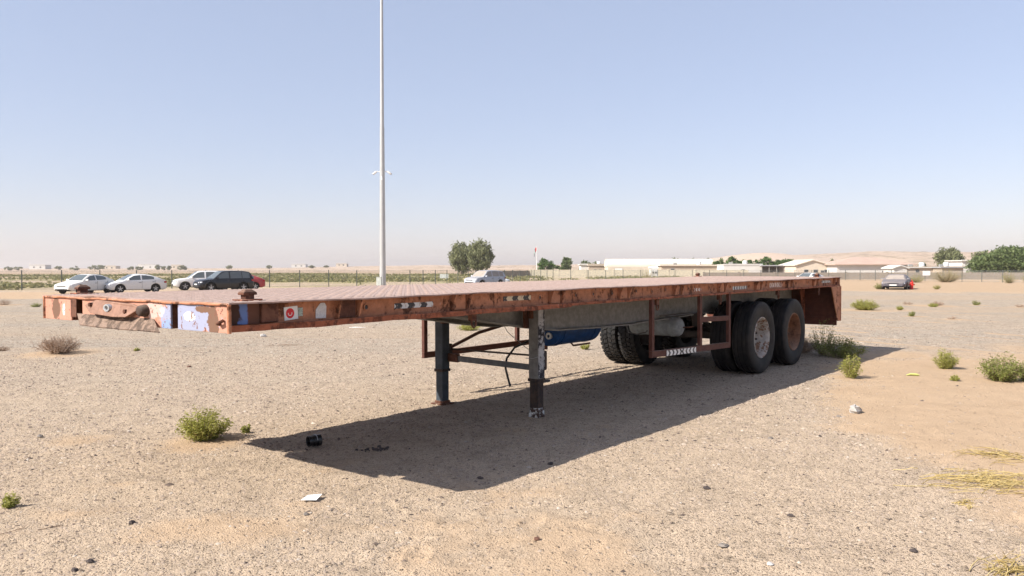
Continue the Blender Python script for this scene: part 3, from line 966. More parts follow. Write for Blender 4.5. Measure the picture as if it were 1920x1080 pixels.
# -- tanks
def tank(name, c, axis, r, half, mat, extra=True):
    prof = [(0.02, -half - 0.055), (r * 0.55, -half - 0.045), (r * 0.85, -half - 0.02), (r, -half + 0.012), (r, half - 0.012), (r * 0.85, half + 0.02), (r * 0.55, half + 0.045), (0.02, half + 0.055)]
    tk = obj(name, MB().lathe(prof, axis, 28, c), mat, tr, smooth=35)
    for h in (-half * 0.72, half * 0.72):
        obj('strap', MB().lathe([(r + 0.001, h - 0.02), (r + 0.006, h - 0.02), (r + 0.006, h + 0.02), (r + 0.001, h + 0.02)], axis, 28, c, close=True), mat if extra else M['dark_steel'], tk)
    return tk
bt = tank('air_tank', (5.45, 1.22, 0.79), 'x', 0.20, 0.46, M['tank_blue'])
mb = MB().lathe([(0.018, 4.925), (0.040, 4.925), (0.040, 4.95), (0.018, 4.95)], 'x', 16, (0, 1.14, 0.72), close=True)
obj('port_ring', mb, M['zinc'], bt, smooth=40)
obj('drain_plug', MB().lathe([(0.02, 0.555), (0.02, 0.60)], 'z', 8, (4.99, 1.22, 0)), M['rust'], bt)
obj('drain_rod', MB().tube([(5.55, 1.24, 0.59), (5.57, 1.22, 0.555), (5.95, 1.22, 0.555)], 0.012, 6), M['rust'], bt, smooth=60)
gt = tank('air_tank', (7.28, 0.98, 0.705), 'y', 0.128, 0.345, M['tank_grey'])
obj('drain_rod', MB().tube([(7.28, 0.58, 0.70), (7.30, 0.50, 0.705), (7.34, 0.46, 0.715)], 0.010, 6), M['rust'], gt, smooth=60)
obj('air_hose', MB().tube([(7.05, 1.30, 0.92), (7.0, 1.29, 0.72), (7.02, 1.27, 0.62), (7.1, 1.18, 0.59), (7.16, 1.08, 0.62), (7.2, 1.0, 0.72)], 0.010, 6), M['bar_grey'], gt, smooth=60)
obj('tank_shelf', MB().box(6.9, 7.75, 0.62, 0.735, 0.868, 0.878), M['bar_grey'], tr)

# -- axles, springs, wheels
AX = (8.74, 10.12)
RT = 0.525
def tyre_mesh(lug):
    w = 0.142
    if not lug:
        prof = [(0.292, -w * 0.80), (0.33, -w * 0.93), (0.41, -w), (0.47, -w * 0.985), (0.500, -w * 0.93), (0.516, -w * 0.84), (0.5205, -w * 0.70)]
        for g in (-0.62, -0.24, 0.24, 0.62):
            c = g * w
            prof += [(0.525 - 0.002 * abs(g), c - 0.010), (0.512, c - 0.006), (0.512, c + 0.006), (0.525 - 0.002 * abs(g), c + 0.010)]
        prof += [(0.5205, w * 0.70), (0.516, w * 0.84), (0.500, w * 0.93), (0.47, w * 0.985), (0.455, w * 1.01), (0.445, w * 0.99), (0.41, w), (0.36, w * 0.97), (0.345, w * 0.99), (0.335, w * 0.94), (0.292, w * 0.80)]
        return MB().lathe(prof, 'y', 56, cap=False)
    prof = [(0.292, -w * 0.80), (0.33, -w * 0.93), (0.41, -w), (0.47, -w * 0.985), (0.497, -w * 0.9), (0.503, -w * 0.8), (0.505, 0.0), (0.503, w * 0.8), (0.497, w * 0.9), (0.47, w * 0.985), (0.41, w), (0.33, w * 0.93), (0.292, w * 0.80)]
    mb = MB().lathe(prof, 'y', 56, cap=False)
    n = 44
    for k in range(n):
        for j, (ya, yb, off) in enumerate(((-0.97, -0.56, 0.0), (-0.50, -0.05, 0.5), (0.05, 0.50, 0.0), (0.56, 0.97, 0.5))):
            a0 = 2 * math.pi * (k + off) / n
            a1 = a0 + 2 * math.pi / n * 0.62
            sk = 0.035 if j in (0, 2) else -0.035
            vs = []
            for rr in (0.500, 0.5255):
                for (a, y) in ((a0, ya), (a1, ya), (a1 + sk, yb), (a0 + sk, yb)):
                    r2 = rr - (0.012 if abs(y) > 0.9 and rr > 0.51 else 0)
                    vs.append((r2 * math.sin(a), y * w, r2 * math.cos(a)))
            mb.hexa(vs)
    return mb
rib = mesh_of('tyre', tyre_mesh(False))
lugm = mesh_of('tyre', tyre_mesh(True))
for m_ in (rib, lugm):
    m_.materials.append(M['rubber'])
    m_.polygons.foreach_set('use_smooth', [True] * len(m_.polygons))
    m_.set_sharp_from_angle(angle=rad(38))
def rim_mesh(deep):
    # outboard is -y; the disc of an outer dual sits deep inside
    d = 0.10 if deep else -0.09
    prof = [(0.300, -0.118), (0.296, -0.128), (0.286, -0.128), (0.278, -0.112), (0.268, -0.06), (0.255, d - 0.03), (0.235, d), (0.19, d + 0.012), (0.175, d - 0.006), (0.165, d - 0.022), (0.125, d - 0.022), (0.118, d - 0.03), (0.118, d - 0.055), (0.095, d - 0.075), (0.0, d - 0.08)]
    return MB().lathe(prof, 'y', 36, cap=False)
rim_d = mesh_of('rim', rim_mesh(True))
rim_f = mesh_of('rim', rim_mesh(False))
for m_ in (rim_d, rim_f):
    m_.polygons.foreach_set('use_smooth', [True] * len(m_.polygons))
    m_.set_sharp_from_angle(angle=rad(35))
for ai, xa in enumerate(AX):
    zc = RT + g0(xa)
    obj('axle_tube', MB().tube([(xa, 0.30, zc), (xa, 2.20, zc)], 0.062, 14), M['axle'], tr, smooth=60)
    for yb in (0.72, 1.78):
        ls = MB()
        for q in range(6):
            hl = 0.62 - 0.085 * q
            z0 = zc + 0.10 + 0.013 * (5 - q) 
            pts = np.linspace(-hl, hl, 9)
            vs = []
            for p_ in pts:
                zz = z0 + 0.10 * (p_ / 0.62) ** 2
                vs += [(xa + p_, yb - 0.04, zz), (xa + p_, yb + 0.04, zz), (xa + p_, yb + 0.04, zz + 0.011), (xa + p_, yb - 0.04, zz + 0.011)]
            fs = []
            for i in range(8):
                for k in range(4):
                    a, b = i * 4 + k, i * 4 + (k + 1) % 4
                    fs.append((a, b, b + 4, a + 4))
            ls.add(vs, fs)
        obj('leaf_spring', ls, M['axle'], tr)
        obj('spring_seat', MB().box(xa - 0.07, xa + 0.07, yb - 0.055, yb + 0.055, zc - 0.03, zc + 0.10), M['axle'], tr, bevel=0.006)
    for near in (True, False):
        s = 1 if near else -1
        Y = (lambda q: q) if near else (lambda q: WT - q)
        obj('brake_drum', MB().lathe([(0.20, min(Y(0.34), Y(0.62))), (0.215, min(Y(0.34), Y(0.62)) + 0.02), (0.215, max(Y(0.34), Y(0.62)) - 0.02), (0.20, max(Y(0.34), Y(0.62)))], 'y', 24, (xa, 0, zc)), M['axle'], tr, smooth=40)
        for outer in (True, False):
            yc = Y(0.165 if outer else 0.495)
            wl = bpy.data.objects.new('wheel', None)
            link(wl, tr)
            wl.location = (xa, yc, zc)
            wl.rotation_euler = (0, 0.4 + ai * 1.3 + (0.5 if outer else 0), 0 if near else math.pi)
            obj('tyre', rib if near else lugm, M['rubber'], wl)
            rm = (rim_d if outer else rim_f).copy()
            rm.materials.clear()
            pale = (ai == 0)
            rm.materials.append(M['rim_pale'] if pale else M['rim_brown'])
            rg = obj('rim', rm, None, wl)
            if outer:
                nb = MB()
                for k in range(10):
                    a = 2 * math.pi * k / 10
                    nb.lathe([(0.010, -0.012), (0.017, 0.0), (0.017, 0.07)], 'y', 6, (0.142 * math.cos(a), 0.012, 0.142 * math.sin(a)))
                obj('wheel_nuts', nb, M['leg_rust'], wl)
    # spring hangers
for x in (AX[0] - 0.72, (AX[0] + AX[1]) / 2, AX[1] + 0.72):
    for yb in (0.72, 1.78):
        obj('spring_hanger', MB().prism([(x - 0.10, 0.86), (x + 0.10, 0.86), (x + 0.05, 0.62 + 0.05), (x - 0.05, 0.62 + 0.05)], 'y', yb - 0.05, yb + 0.05), M['axle'], tr, bevel=0.006)

# -- rear board with gussets
zr0 = 0.455
rb = obj('rear_board', MB().box(12.30, 12.318, 0.02, 2.48, zr0, 1.235), M['board_red'], tr)
for z in (0.58, 0.72, 0.86, 1.0):
    obj('board_rib', MB().box(12.288, 12.2995, 0.03, 2.47, z, z + 0.022), M['board_red'], rb)
for y in (0.0, 2.482):
    obj('end_gusset', MB().prism([(11.93, 1.155), (12.49, 1.155), (12.49, 0.53), (12.32, 0.53)], 'y', y + 0.001, y + 0.017), M['rail_paint'], tr, bevel=0.002)
    obj('end_post', MB().box(12.455, 12.492, y - 0.006 if y == 0 else y + 0.017, y + 0.001 if y == 0 else y + 0.024, 0.53, 1.155), M['rail_paint'], tr)
for y in (0.58, 1.25, 1.92):
    obj('board_gusset', MB().prism([(12.0, 1.155), (12.287, 1.155), (12.287, 0.56), (12.24, 0.56)], 'y', y, y + 0.012), M['flange_paint'], tr)
obj('rear_beam', MB().box(12.40, 12.492, 0.02, 2.48, 1.158, ZT - 0.012), M['rail_paint'], tr)

# -- reflective strips and stickers on the near side
def decal(key, fn):
    t = NT(key)
    v = t.n('TexCoord').outputs['Object']
    p = t.n('SeparateXYZ', {0: v})
    fn(t, v, p.outputs[0], p.outputs[2])
    t.set(Roughness=0.5, Specular_IOR_Level=0.4)
    M[key] = t.m
def chev(dark, light, per, worn, flip=1, swap=None, th=0.5):
    def fn(t, v, x, z):
        az_ = t.math('ABSOLUTE', z)
        u = t.math('ADD', t.math('MULTIPLY', x, flip), t.math('MULTIPLY', az_, -0.9))
        if swap is not None:
            ax_ = t.math('ABSOLUTE', x)
            u = t.math('ADD', ax_, t.math('MULTIPLY', az_, -0.9))
        f = t.math('FRACT', t.math('DIVIDE', t.math('ADD', u, 10.0), per))
        c = t.mix(t.math('GREATER_THAN', f, th), dark, light)
        wn = t.ramp(t.noise(v, 26, 6, 0.7), [(0.60 - worn, 0.0), (0.64 - worn, 1.0)])
        c = t.mix(wn, c, (0.40, 0.30, 0.25))
        t.set(Base_Color=c)
    return fn
decal('chevron_white', chev((0.03, 0.03, 0.035), (0.62, 0.62, 0.62), 0.135, 0.03, -1))
decal('chevron_cream', chev((0.035, 0.033, 0.033), (0.62, 0.52, 0.36), 0.16, 0.02, 1))
decal('chevron_small', chev((0.03, 0.03, 0.033), (0.66, 0.66, 0.66), 0.085, 0.04, 1))
decal('chevron_pair', chev((0.03, 0.03, 0.033), (0.70, 0.70, 0.68), 0.098, 0.0, 1, swap=True, th=0.40))
decal('chevron_red', chev((0.30, 0.08, 0.05), (0.66, 0.62, 0.56), 0.075, 0.05, 1))
def strip(x0, x1, z0, z1, key, y=0.030, name='reflective_strip', par=None):
    cx, cz = (x0 + x1) / 2, (z0 + z1) / 2
    hx, hz = (x1 - x0) / 2, (z1 - z0) / 2
    o = obj(name, MB().box(-hx, hx, -0.0015, 0.0015, -hz, hz), M[key], par or tr, loc=(cx, y, cz))
    return o
YW = 0.0635
strip(1.42, 1.835, 1.222, 1.262, 'chevron_white', YW)
strip(2.72, 3.12, 1.232, 1.272, 'chevron_cream', YW)
strip(6.52, 6.72, 1.215, 1.255, 'chevron_red', YW)
strip(7.72, 8.22, 1.205, 1.250, 'chevron_small', YW)
strip(9.10, 9.62, 1.205, 1.272, 'chevron_red', YW)
strip(11.55, 12.1, 1.225, 1.268, 'chevron_small', YW)
gs = strip(5.72, 6.50, -0.032, 0.032, 'chevron_pair', 0.0275)
gs.location.z = 0.510
gs.rotation_euler = (0, math.atan(0.06 / 2.15), 0)
# white sticker with a red disc and a small tab, and a plain pale label
def stk(t, v, x, z):
    r = t.math('SQRT', t.math('ADD', t.math('MULTIPLY', t.math('ADD', x, 0.008), t.math('ADD', x, 0.008)), t.math('MULTIPLY', z, z)))
    c = t.mix(t.math('LESS_THAN', r, 0.033), (0.75, 0.75, 0.74), (0.62, 0.02, 0.03))
    ring = t.math('MULTIPLY', t.math('GREATER_THAN', r, 0.012), t.math('LESS_THAN', r, 0.017))
    ring = t.math('MULTIPLY', ring, t.math('LESS_THAN', z, 0.004))
    c = t.mix(ring, c, (0.75, 0.7, 0.7))
    t.set(Base_Color=c)
decal('sticker', stk)
st = strip(0.438, 0.545, 1.192, 1.278, 'sticker', YW, 'sticker')
st.rotation_euler = (0, rad(-4), 0)
decal('sticker_tab', lambda t, v, x, z: t.set(Base_Color=t.mix(t.math('GREATER_THAN', t.noise(v, 220, 2), 0.53), (0.42, 0.48, 0.42), (0.12, 0.16, 0.14))))
strip(0.549, 0.585, 1.212, 1.268, 'sticker_tab', YW, 'sticker')
decal('label_plain', lambda t, v, x, z: t.set(Base_Color=t.ramp(t.noise(v, 60, 4, 0.7), [(0.4, (0.62, 0.62, 0.62)), (0.62, (0.50, 0.49, 0.50))])))
mb = MB().prism([(-0.045, -0.05), (0.04, -0.052), (0.045, 0.03), (0.03, 0.052), (-0.005, 0.052), (-0.045, 0.01)], 'y', -0.0015, 0.0015)
obj('paper_label', mb, M['label_plain'], tr, loc=(0.737, YW, 1.240))
tag(tr.children[-1])
# ------------------------------------------------------------------ lighting mast, fences, walls, buildings
simple('galv', (0.42, 0.425, 0.42), 0.45, 0.35, 0.5, 0.06, 1.5)
simple('post_green', (0.075, 0.085, 0.078), 0.6)
simple('cabinet', (0.50, 0.53, 0.49), 0.6)
simple('white_paint', (0.72, 0.71, 0.69), 0.6, var=0.05)
simple('dome_dark', (0.05, 0.05, 0.055), 0.3)


def at(px, d):
    """ground point seen at picture column px, d metres ahead"""
    x = (px - 960) / F_PX * d
    return x, d, gz(x, d)


x, y, z = at(717.5, 75)
mast = thing('lighting_mast', 'tall tapered galvanised lighting mast rising past the top of the picture', 'mast', (x, y, z))
obj('shaft', MB().lathe([(0.30, 0.0), (0.285, 2.0), (0.205, 14.75)], 'z', 16), M['galv'], mast, smooth=40)
obj('shaft', MB().lathe([(0.185, 14.755), (0.12, 28.6), (0.02, 28.7)], 'z', 16), M['galv'], mast, smooth=40)
obj('joint_collar', MB().lathe([(0.215, 14.60), (0.215, 14.78)], 'z', 16), M['galv'], mast, smooth=40)
obj('base_flange', MB().lathe([(0.42, 0.0), (0.42, 0.06), (0.30, 0.07)], 'z', 16), M['galv'], mast, smooth=30)
obj('door_cover', MB().box(-0.10, 0.10, -0.30, -0.282, 0.5, 1.2), M['galv'], mast)
for s in (-1, 1):
    hd = obj('camera_arm', MB().tube([(s * 0.22, 0, 10.75), (s * 0.50, -0.02, 10.82), (s * 0.62, -0.04, 10.72)], 0.035, 8), M['white_paint'], mast, smooth=50)
    mb = MB().lathe([(0.085, -0.20), (0.095, -0.1), (0.095, 0.16), (0.07, 0.2)], 'x', 12)
    R = Matrix.Rotation(rad(35) * s, 4, 'Y')
    mb.rot(R)
    mb.v = [(p[0] + s * 0.68, p[1] - 0.05, p[2] + 10.66) for p in mb.v]
    obj('camera_body', mb, M['white_paint'], hd, smooth=50)
    mb = MB().lathe([(0.055, 0.0), (0.055, 0.02)], 'x', 12)
    mb.rot(R)
    mb.v = [(p[0] + s * (0.68 + 0.17), p[1] - 0.05, p[2] + 10.66 - 0.12) for p in mb.v]
    obj('camera_lens', mb, M['dome_dark'], hd)
obj('camera_arm', MB().tube([(-0.02, -0.22, 10.3), (0.02, -0.40, 10.2), (0.05, -0.45, 10.0)], 0.04, 8), M['white_paint'], mast, smooth=50)
x, y, z = at(711.0, 73.8)
cb = thing('electrical_cabinet', 'pale grey electrical cabinet at the foot of the lighting mast', 'cabinet', (x, y, z))
obj('body', MB().box(-0.23, 0.23, -0.18, 0.18, 0.08, 1.12), M['cabinet'], cb, bevel=0.01)
obj('plinth', MB().box(-0.26, 0.26, -0.21, 0.21, -0.05, 0.08), M['galv'], cb)
obj('door', MB().box(-0.20, 0.20, -0.195, -0.181, 0.14, 1.06), M['cabinet'], cb, bevel=0.004)
obj('roof_cap', MB().box(-0.25, 0.25, -0.20, 0.20, 1.12, 1.15), M['cabinet'], cb)

# chain link: a diamond wire pattern cut by alpha
t = NT('chain_link')
v = t.coord()
p = t.n('SeparateXYZ', {0: v})
def wires(sign):
    u = t.math('ADD', p.outputs[0], t.math('MULTIPLY', p.outputs[2], sign))
    f = t.math('FRACT', t.math('DIVIDE', t.math('ADD', u, 500.0), 0.075))
    return t.math('LESS_THAN', f, 0.085)
al = t.math('MAXIMUM', wires(1.0), wires(-1.0))
t.set(Base_Color=(0.27, 0.275, 0.265), Roughness=0.5, Metallic=0.3, Alpha=al)
M['chain_link'] = t.m


def fence_run(a, b, label, h=1.75, step=3.0, skip=()):
    a, b = Vector(a), Vector(b)
    L = (b - a).length
    ang = math.atan2(b.y - a.y, b.x - a.x)
    f = thing('chain_link_fence', label, 'fence', (a.x, a.y, 0), ang, 'perimeter fence round the lot')
    n = int(L / step)
    zs = []
    for i in range(n + 1):
        q = a + (b - a) * (i / n)
        zs.append(gz(q.x, q.y))
    post = mesh_of('post', MB().lathe([(0.048, -0.3), (0.048, h + 0.04), (0.02, h + 0.06)], 'z', 8))
    post.materials.append(M['post_green'])
    for i in range(n + 1):
        obj('post', post, None, f, loc=(L * i / n, 0, zs[i]))
    for hh in (0.08, h * 0.5, h - 0.03):
        obj('line_wire', MB().tube([(L * i / n, 0, zs[i] + hh) for i in range(n + 1)], 0.008, 4), M['post_green'], f)
    vs, fs = [], []
    for i in range(n + 1):
        vs += [(L * i / n, 0.03, zs[i] + 0.04), (L * i / n, 0.03, zs[i] + h)]
    for i in range(n):
        fs.append((2 * i, 2 * i + 2, 2 * i + 3, 2 * i + 1))
    obj('wire_mesh', MB().add(vs, fs), M['chain_link'], f)
    return f


fence_run((-60, 63.5), (-11.5, 92), 'chain link fence behind the parked white sedans and the mast')
fence_run((-11.5, 92), (7, 139), 'chain link fence receding behind the silver off-roader')
fence_run((7, 139), (58, 142), 'distant chain link fence in front of the cream boundary wall')
fence_run((58, 142), (74, 108), 'chain link fence behind the dusty dark sedan and red hydrant')
fence_run((74, 108), (95, 75), 'chain link fence at the right edge below the acacia')

# signs on the fence
for (px, d, w_, h_, zz, lab) in ((1735.5, 125.0, 1.15, 0.70, 0.95, 'blank white sign board on the fence right of the hydrant'), (833, 104, 1.1, 0.55, 0.75, 'pale grey sign board on the fence left of the twin tree')):
    x, y, z = at(px, d)
    o = obj('sign_board', MB().box(-w_ / 2, w_ / 2, -0.02, 0.02, -h_ / 2, h_ / 2), M['white_paint'] if w_ > 1.12 else M['cabinet'], loc=(x, y - 0.25, z + zz + h_ / 2))
    tag(o, lab, 'sign')

# ---- block walls
def wall_mat(key, col, course=0.2, blockw=0.4):
    t = NT(key)
    v = t.coord()
    p = t.n('SeparateXYZ', {0: v})
    cv = t.n('CombineXYZ', {0: p.outputs[0], 1: p.outputs[2], 2: 0.0}).outputs[0]
    bk = t.n('TexBrick', {'Vector': cv, 'Color1': tuple(c * 0.93 for c in col) + (1,), 'Color2': tuple(min(1, c * 1.05) for c in col) + (1,), 'Mortar': tuple(c * 0.8 for c in col) + (1,), 'Scale': 1.0, 'Mortar Size': 0.012, 'Brick Width': blockw, 'Row Height': course})
    c = t.mix(t.ramp(t.noise(v, 0.9, 5), [(0.35, 0.0), (0.7, 0.35)]), bk.outputs[0], tuple(c * 0.72 for c in col))
    t.set(Base_Color=c, Roughness=0.9, Specular_IOR_Level=0.1)
    M[key] = t.m
wall_mat('block_grey', (0.27, 0.228, 0.185))
wall_mat('block_cream', (0.66, 0.59, 0.45))
wall_mat('render_white', (0.62, 0.60, 0.565), 3.0, 6.0)
wall_mat('render_cream', (0.60, 0.52, 0.42), 3.0, 6.0)
wall_mat('render_tan', (0.44, 0.36, 0.28), 3.0, 6.0)
simple('roof_pink', (0.44, 0.315, 0.25), 0.85, var=0.1, scale=0.6)
simple('roof_grey', (0.30, 0.30, 0.31), 0.8, var=0.1, scale=0.6)
simple('roof_cream', (0.62, 0.545, 0.45), 0.8, var=0.05, scale=0.4)
simple('window_dark', (0.035, 0.04, 0.045), 0.25)
simple('frame_grey', (0.30, 0.29, 0.27), 0.6)


def wall_run(pts, h, key, label, pier=6.0):
    a = Vector((pts[0][0], pts[0][1]))
    w_ = thing('boundary_wall', label, 'wall', (a.x, a.y, 0), 0)
    w_['kind'] = 'thing'
    for i in range(len(pts) - 1):
        p, q = Vector(pts[i]), Vector(pts[i + 1])
        L = (q - p).length
        n = max(1, int(L / pier))
        d = (q - p).normalized()
        nn = Vector((-d.y, d.x)) * 0.1
        for k in range(n):
            u, v2 = p + (q - p) * (k / n), p + (q - p) * ((k + 1) / n)
            z0 = min(gz(u.x, u.y), gz(v2.x, v2.y)) - 0.3
            zt = (gz(u.x, u.y) + gz(v2.x, v2.y)) / 2 + h
            e = 0.18
            c = [u + d * e - nn - a, v2 - nn - a, v2 + nn - a, u + d * e + nn - a]
            obj('panel', MB().hexa([(r.x, r.y, z0) for r in c] + [(r.x, r.y, zt) for r in c]), M[key], w_)
            nn2 = nn * 1.6
            c = [u - nn2 - a, u + d * 0.36 - nn2 - a, u + d * 0.36 + nn2 - a, u + nn2 - a]
            obj('pier', MB().hexa([(r.x, r.y, z0) for r in c] + [(r.x, r.y, zt + 0.12) for r in c]), M[key], w_)
    return w_


wall_run([(4, 186), (55, 190)], 1.75, 'block_cream', 'long cream boundary wall behind the trailer deck')
wall_run([(-8, 176), (4, 186)], 1.5, 'block_grey', 'short grey boundary wall left of the flagpole', 5.0)
wall_run([(36, 154), (62, 152), (84, 150), (108, 146), (150, 120)], 1.3, 'block_grey', 'grey block boundary wall behind the right hand fence')


def building(name, label, px0, px1, d, wall_h, key, roof, roof_key, depth=9.0, ridge=1.2, openings=(), over=0.4, z_off=0.0, yawd=0.0):
    """front face spans picture columns px0..px1 at distance d"""
    xa, xb = (px0 - 960) / F_PX * d, (px1 - 960) / F_PX * d
    cx = (xa + xb) / 2
    W = xb - xa
    zg = gz(cx, d) + z_off
    b = thing(name, label, 'building', (cx, d, zg), rad(yawd))
    h = W / 2
    obj('wall', MB().box(-h, h, 0, depth, -2.0, wall_h), M[key], b)
    if roof == 'flat':
        obj('roof', MB().box(-h - over, h + over, -over, depth + over, wall_h, wall_h + 0.25), M[roof_key], b)
        if W > 4 and d < 300:
            tk_ = obj('water_tank', MB().lathe([(0.55, wall_h + 0.25), (0.6, wall_h + 0.5), (0.6, wall_h + 1.1), (0.45, wall_h + 1.25), (0.0, wall_h + 1.3)], 'z', 12, (h * 0.45, depth * 0.6, 0)), M['white_paint'], b, smooth=40)
            obj('roof_unit', MB().box(-h * 0.5, -h * 0.5 + 0.9, depth * 0.4, depth * 0.4 + 0.5, wall_h + 0.25, wall_h + 0.85), M['frame_grey'], b)
        obj('parapet', MB().box(-h - over, h + over, -over - 0.02, -over + 0.15, wall_h + 0.25, wall_h + 0.25 + ridge), M[key], b)
    elif roof == 'gable':     # gable end towards the camera
        rf = MB().prism([(-h - over, wall_h - 0.1), (0, wall_h + ridge), (h + over, wall_h - 0.1), (h + over, wall_h + 0.08), (0, wall_h + ridge + 0.22), (-h - over, wall_h + 0.08)], 'y', -over, depth + over)
        obj('roof', rf, M[roof_key], b)
        obj('gable', MB().prism([(-h, wall_h), (h, wall_h), (0, wall_h + ridge)], 'y', 0.0, 0.2), M[key], b)
    elif roof == 'hip':
        o_ = over
        v_ = [(-h - o_, -o_, wall_h), (h + o_, -o_, wall_h), (h + o_, depth + o_, wall_h), (-h - o_, depth + o_, wall_h)]
        v_ += [(p_[0], p_[1], wall_h + 0.2) for p_ in v_]
        k = depth / 2 + o_
        v_ += [(-h - o_ + k, depth / 2, wall_h + ridge), (h + o_ - k, depth / 2, wall_h + ridge)]
        obj('roof', MB().add(v_, [(0, 3, 2, 1), (0, 1, 5, 4), (1, 2, 6, 5), (2, 3, 7, 6), (3, 0, 4, 7), (4, 5, 9, 8), (6, 7, 8, 9), (5, 6, 9), (7, 4, 8)]), M[roof_key], b)
    elif roof == 'barrel':
        poly = [(0.0, wall_h)]
        n = 14
        for k in range(n + 1):
            a = math.pi * k / n
            poly.append((depth / 2 - (depth / 2) * math.cos(a), wall_h + ridge * math.sin(a)))
        obj('roof', MB().prism(poly[1:], 'x', -h - 0.2, h + 0.2), M[roof_key], b)
    for (u, z0, ww, hh, kind) in openings:
        x0 = -h + u * W
        fr = obj(kind, MB().box(x0 - ww / 2, x0 + ww / 2, -0.06, -0.004, z0, z0 + hh), M['frame_grey'], b)
        obj('pane', MB().box(x0 - ww / 2 + 0.08, x0 + ww / 2 - 0.08, -0.075, -0.0615, z0 + (0.08 if kind == 'window' else 0.02), z0 + hh - 0.08), M['window_dark'] if kind != 'shutter' else M['white_paint'], fr)
    return b


# right hand compound
building('shed', 'long low white shed beside the dark open carport', 1357, 1429, 205, 2.9, 'render_white', 'flat', 'render_white', 10, 0.15, [(0.5, 0.0, 0.9, 1.9, 'door')], 0.1)
cp = thing('carport', 'dark open sided carport next to the white shed', 'carport', ((1463 - 960) / F_PX * 204, 204, gz(67, 204)))
obj('roof', MB().box(-4.9, 4.9, -0.3, 8, 2.75, 3.0), M['roof_grey'], cp)
for k in range(6):
    obj('post', MB().box(-4.7 + k * 1.86, -4.58 + k * 1.86, 0, 0.12, -1.0, 2.749), M['frame_grey'], cp)
obj('back_wall', MB().box(-4.9, 4.9, 7.8, 8.0, -1.0, 2.749), M['render_tan'], cp)
building('house', 'cream gabled house with three dark windows behind the trailer tail', 1492, 1556, 196, 3.3, 'render_cream', 'gable', 'roof_cream', 12, 1.2,
         [(0.30, 1.2, 1.0, 1.1, 'window'), (0.58, 1.2, 1.1, 1.1, 'window'), (0.78, 0.0, 0.9, 2.1, 'door'), (0.90, 1.2, 1.1, 1.1, 'window')], 0.4, -0.4)
building('villa', 'wide white walled villa with a low pinkish hipped roof', 1569, 1712, 190, 3.4, 'render_white', 'hip', 'roof_pink', 13, 1.9,
         [(0.62, 0.9, 1.0, 1.2, 'window'), (0.74, 0.0, 1.0, 2.1, 'door'), (0.86, 0.9, 1.0, 1.2, 'window')], 0.7, -0.5)
building('annexe', 'low white roofed annexe to the right of the villa', 1676, 1700, 176, 2.1, 'render_white', 'gable', 'render_white', 5, 0.5)
building('shed', 'low flat shed with a bright white roof edge below the drooping tree', 1700, 1766, 184, 2.2, 'render_tan', 'flat', 'render_white', 8, 0.1, [(0.3, 0.0, 0.9, 1.9, 'door')])
building('shed', 'grey roofed shed between the drooping tree and the acacia', 1766, 1806, 180, 2.2, 'render_tan', 'flat', 'roof_grey', 8, 0.1)
building('shed', 'tall narrow white block left of the big acacia', 1804, 1827, 195, 3.9, 'render_white', 'flat', 'render_white', 7, 0.1)
# middle
building('warehouse', 'long cream barrel vaulted warehouse behind the trailer bed', 1140, 1338, 245, 2.6, 'render_cream', 'barrel', 'roof_cream', 9, 2.4, [(0.1, 0.0, 2.4, 2.2, 'shutter'), (0.45, 1.0, 1.0, 0.8, 'window'), (0.67, 1.0, 1.0, 0.8, 'window'), (0.83, 1.0, 1.0, 0.8, 'window')])
building('house', 'small white flat roofed block beside the green trees', 1089, 1103, 262, 3.4, 'render_white', 'flat', 'render_white', 7, 0.2)
building('house', 'low tan flat roofed house left of the barrel warehouse', 1104, 1134, 260, 3.2, 'render_tan', 'flat', 'roof_cream', 8, 0.3, [(0.4, 1.0, 1.0, 1.0, 'window'), (0.7, 1.0, 1.0, 1.0, 'window')])
building('gatehouse', 'little white gatehouse with two windows before the cream wall', 1221, 1233, 176, 2.1, 'render_white', 'barrel', 'render_white', 3, 0.5, [(0.3, 1.0, 0.4, 0.45, 'window'), (0.72, 1.0, 0.4, 0.45, 'window')])
building('shed', 'long low tan shed under the end of the barrel warehouse', 1240, 1345, 212, 2.7, 'render_tan', 'flat', 'roof_cream', 6, 0.1, [(0.2, 0.0, 1.0, 2.0, 'door')])
# far left skyline, several hundred metres off
for i, (px, d, wpx, h, lab) in enumerate(((70, 760, 30, 5.5, 'far pale block leftmost on the hazy skyline'), (205, 820, 24, 5.0, 'far pale house behind the roof of the nearest sedan'), (275, 840, 34, 6.0, 'far pale house above the second white sedan'),
                                      (330, 860, 18, 5.5, 'far pale house left of the white off-roader'), (560, 900, 26, 5.0, 'far pale house right of the black off-roader'), (640, 930, 20, 4.5, 'far pale house left of the lighting mast'))):
    building('house', lab, px - wpx / 2, px + wpx / 2, d, h * 0.7, 'render_cream' if i % 2 else 'render_white', 'flat', 'render_white', 10, 0.4, [(0.3, 1.3, 1.6, 1.2, 'window'), (0.7, 1.3, 1.6, 1.2, 'window')], 0.2)

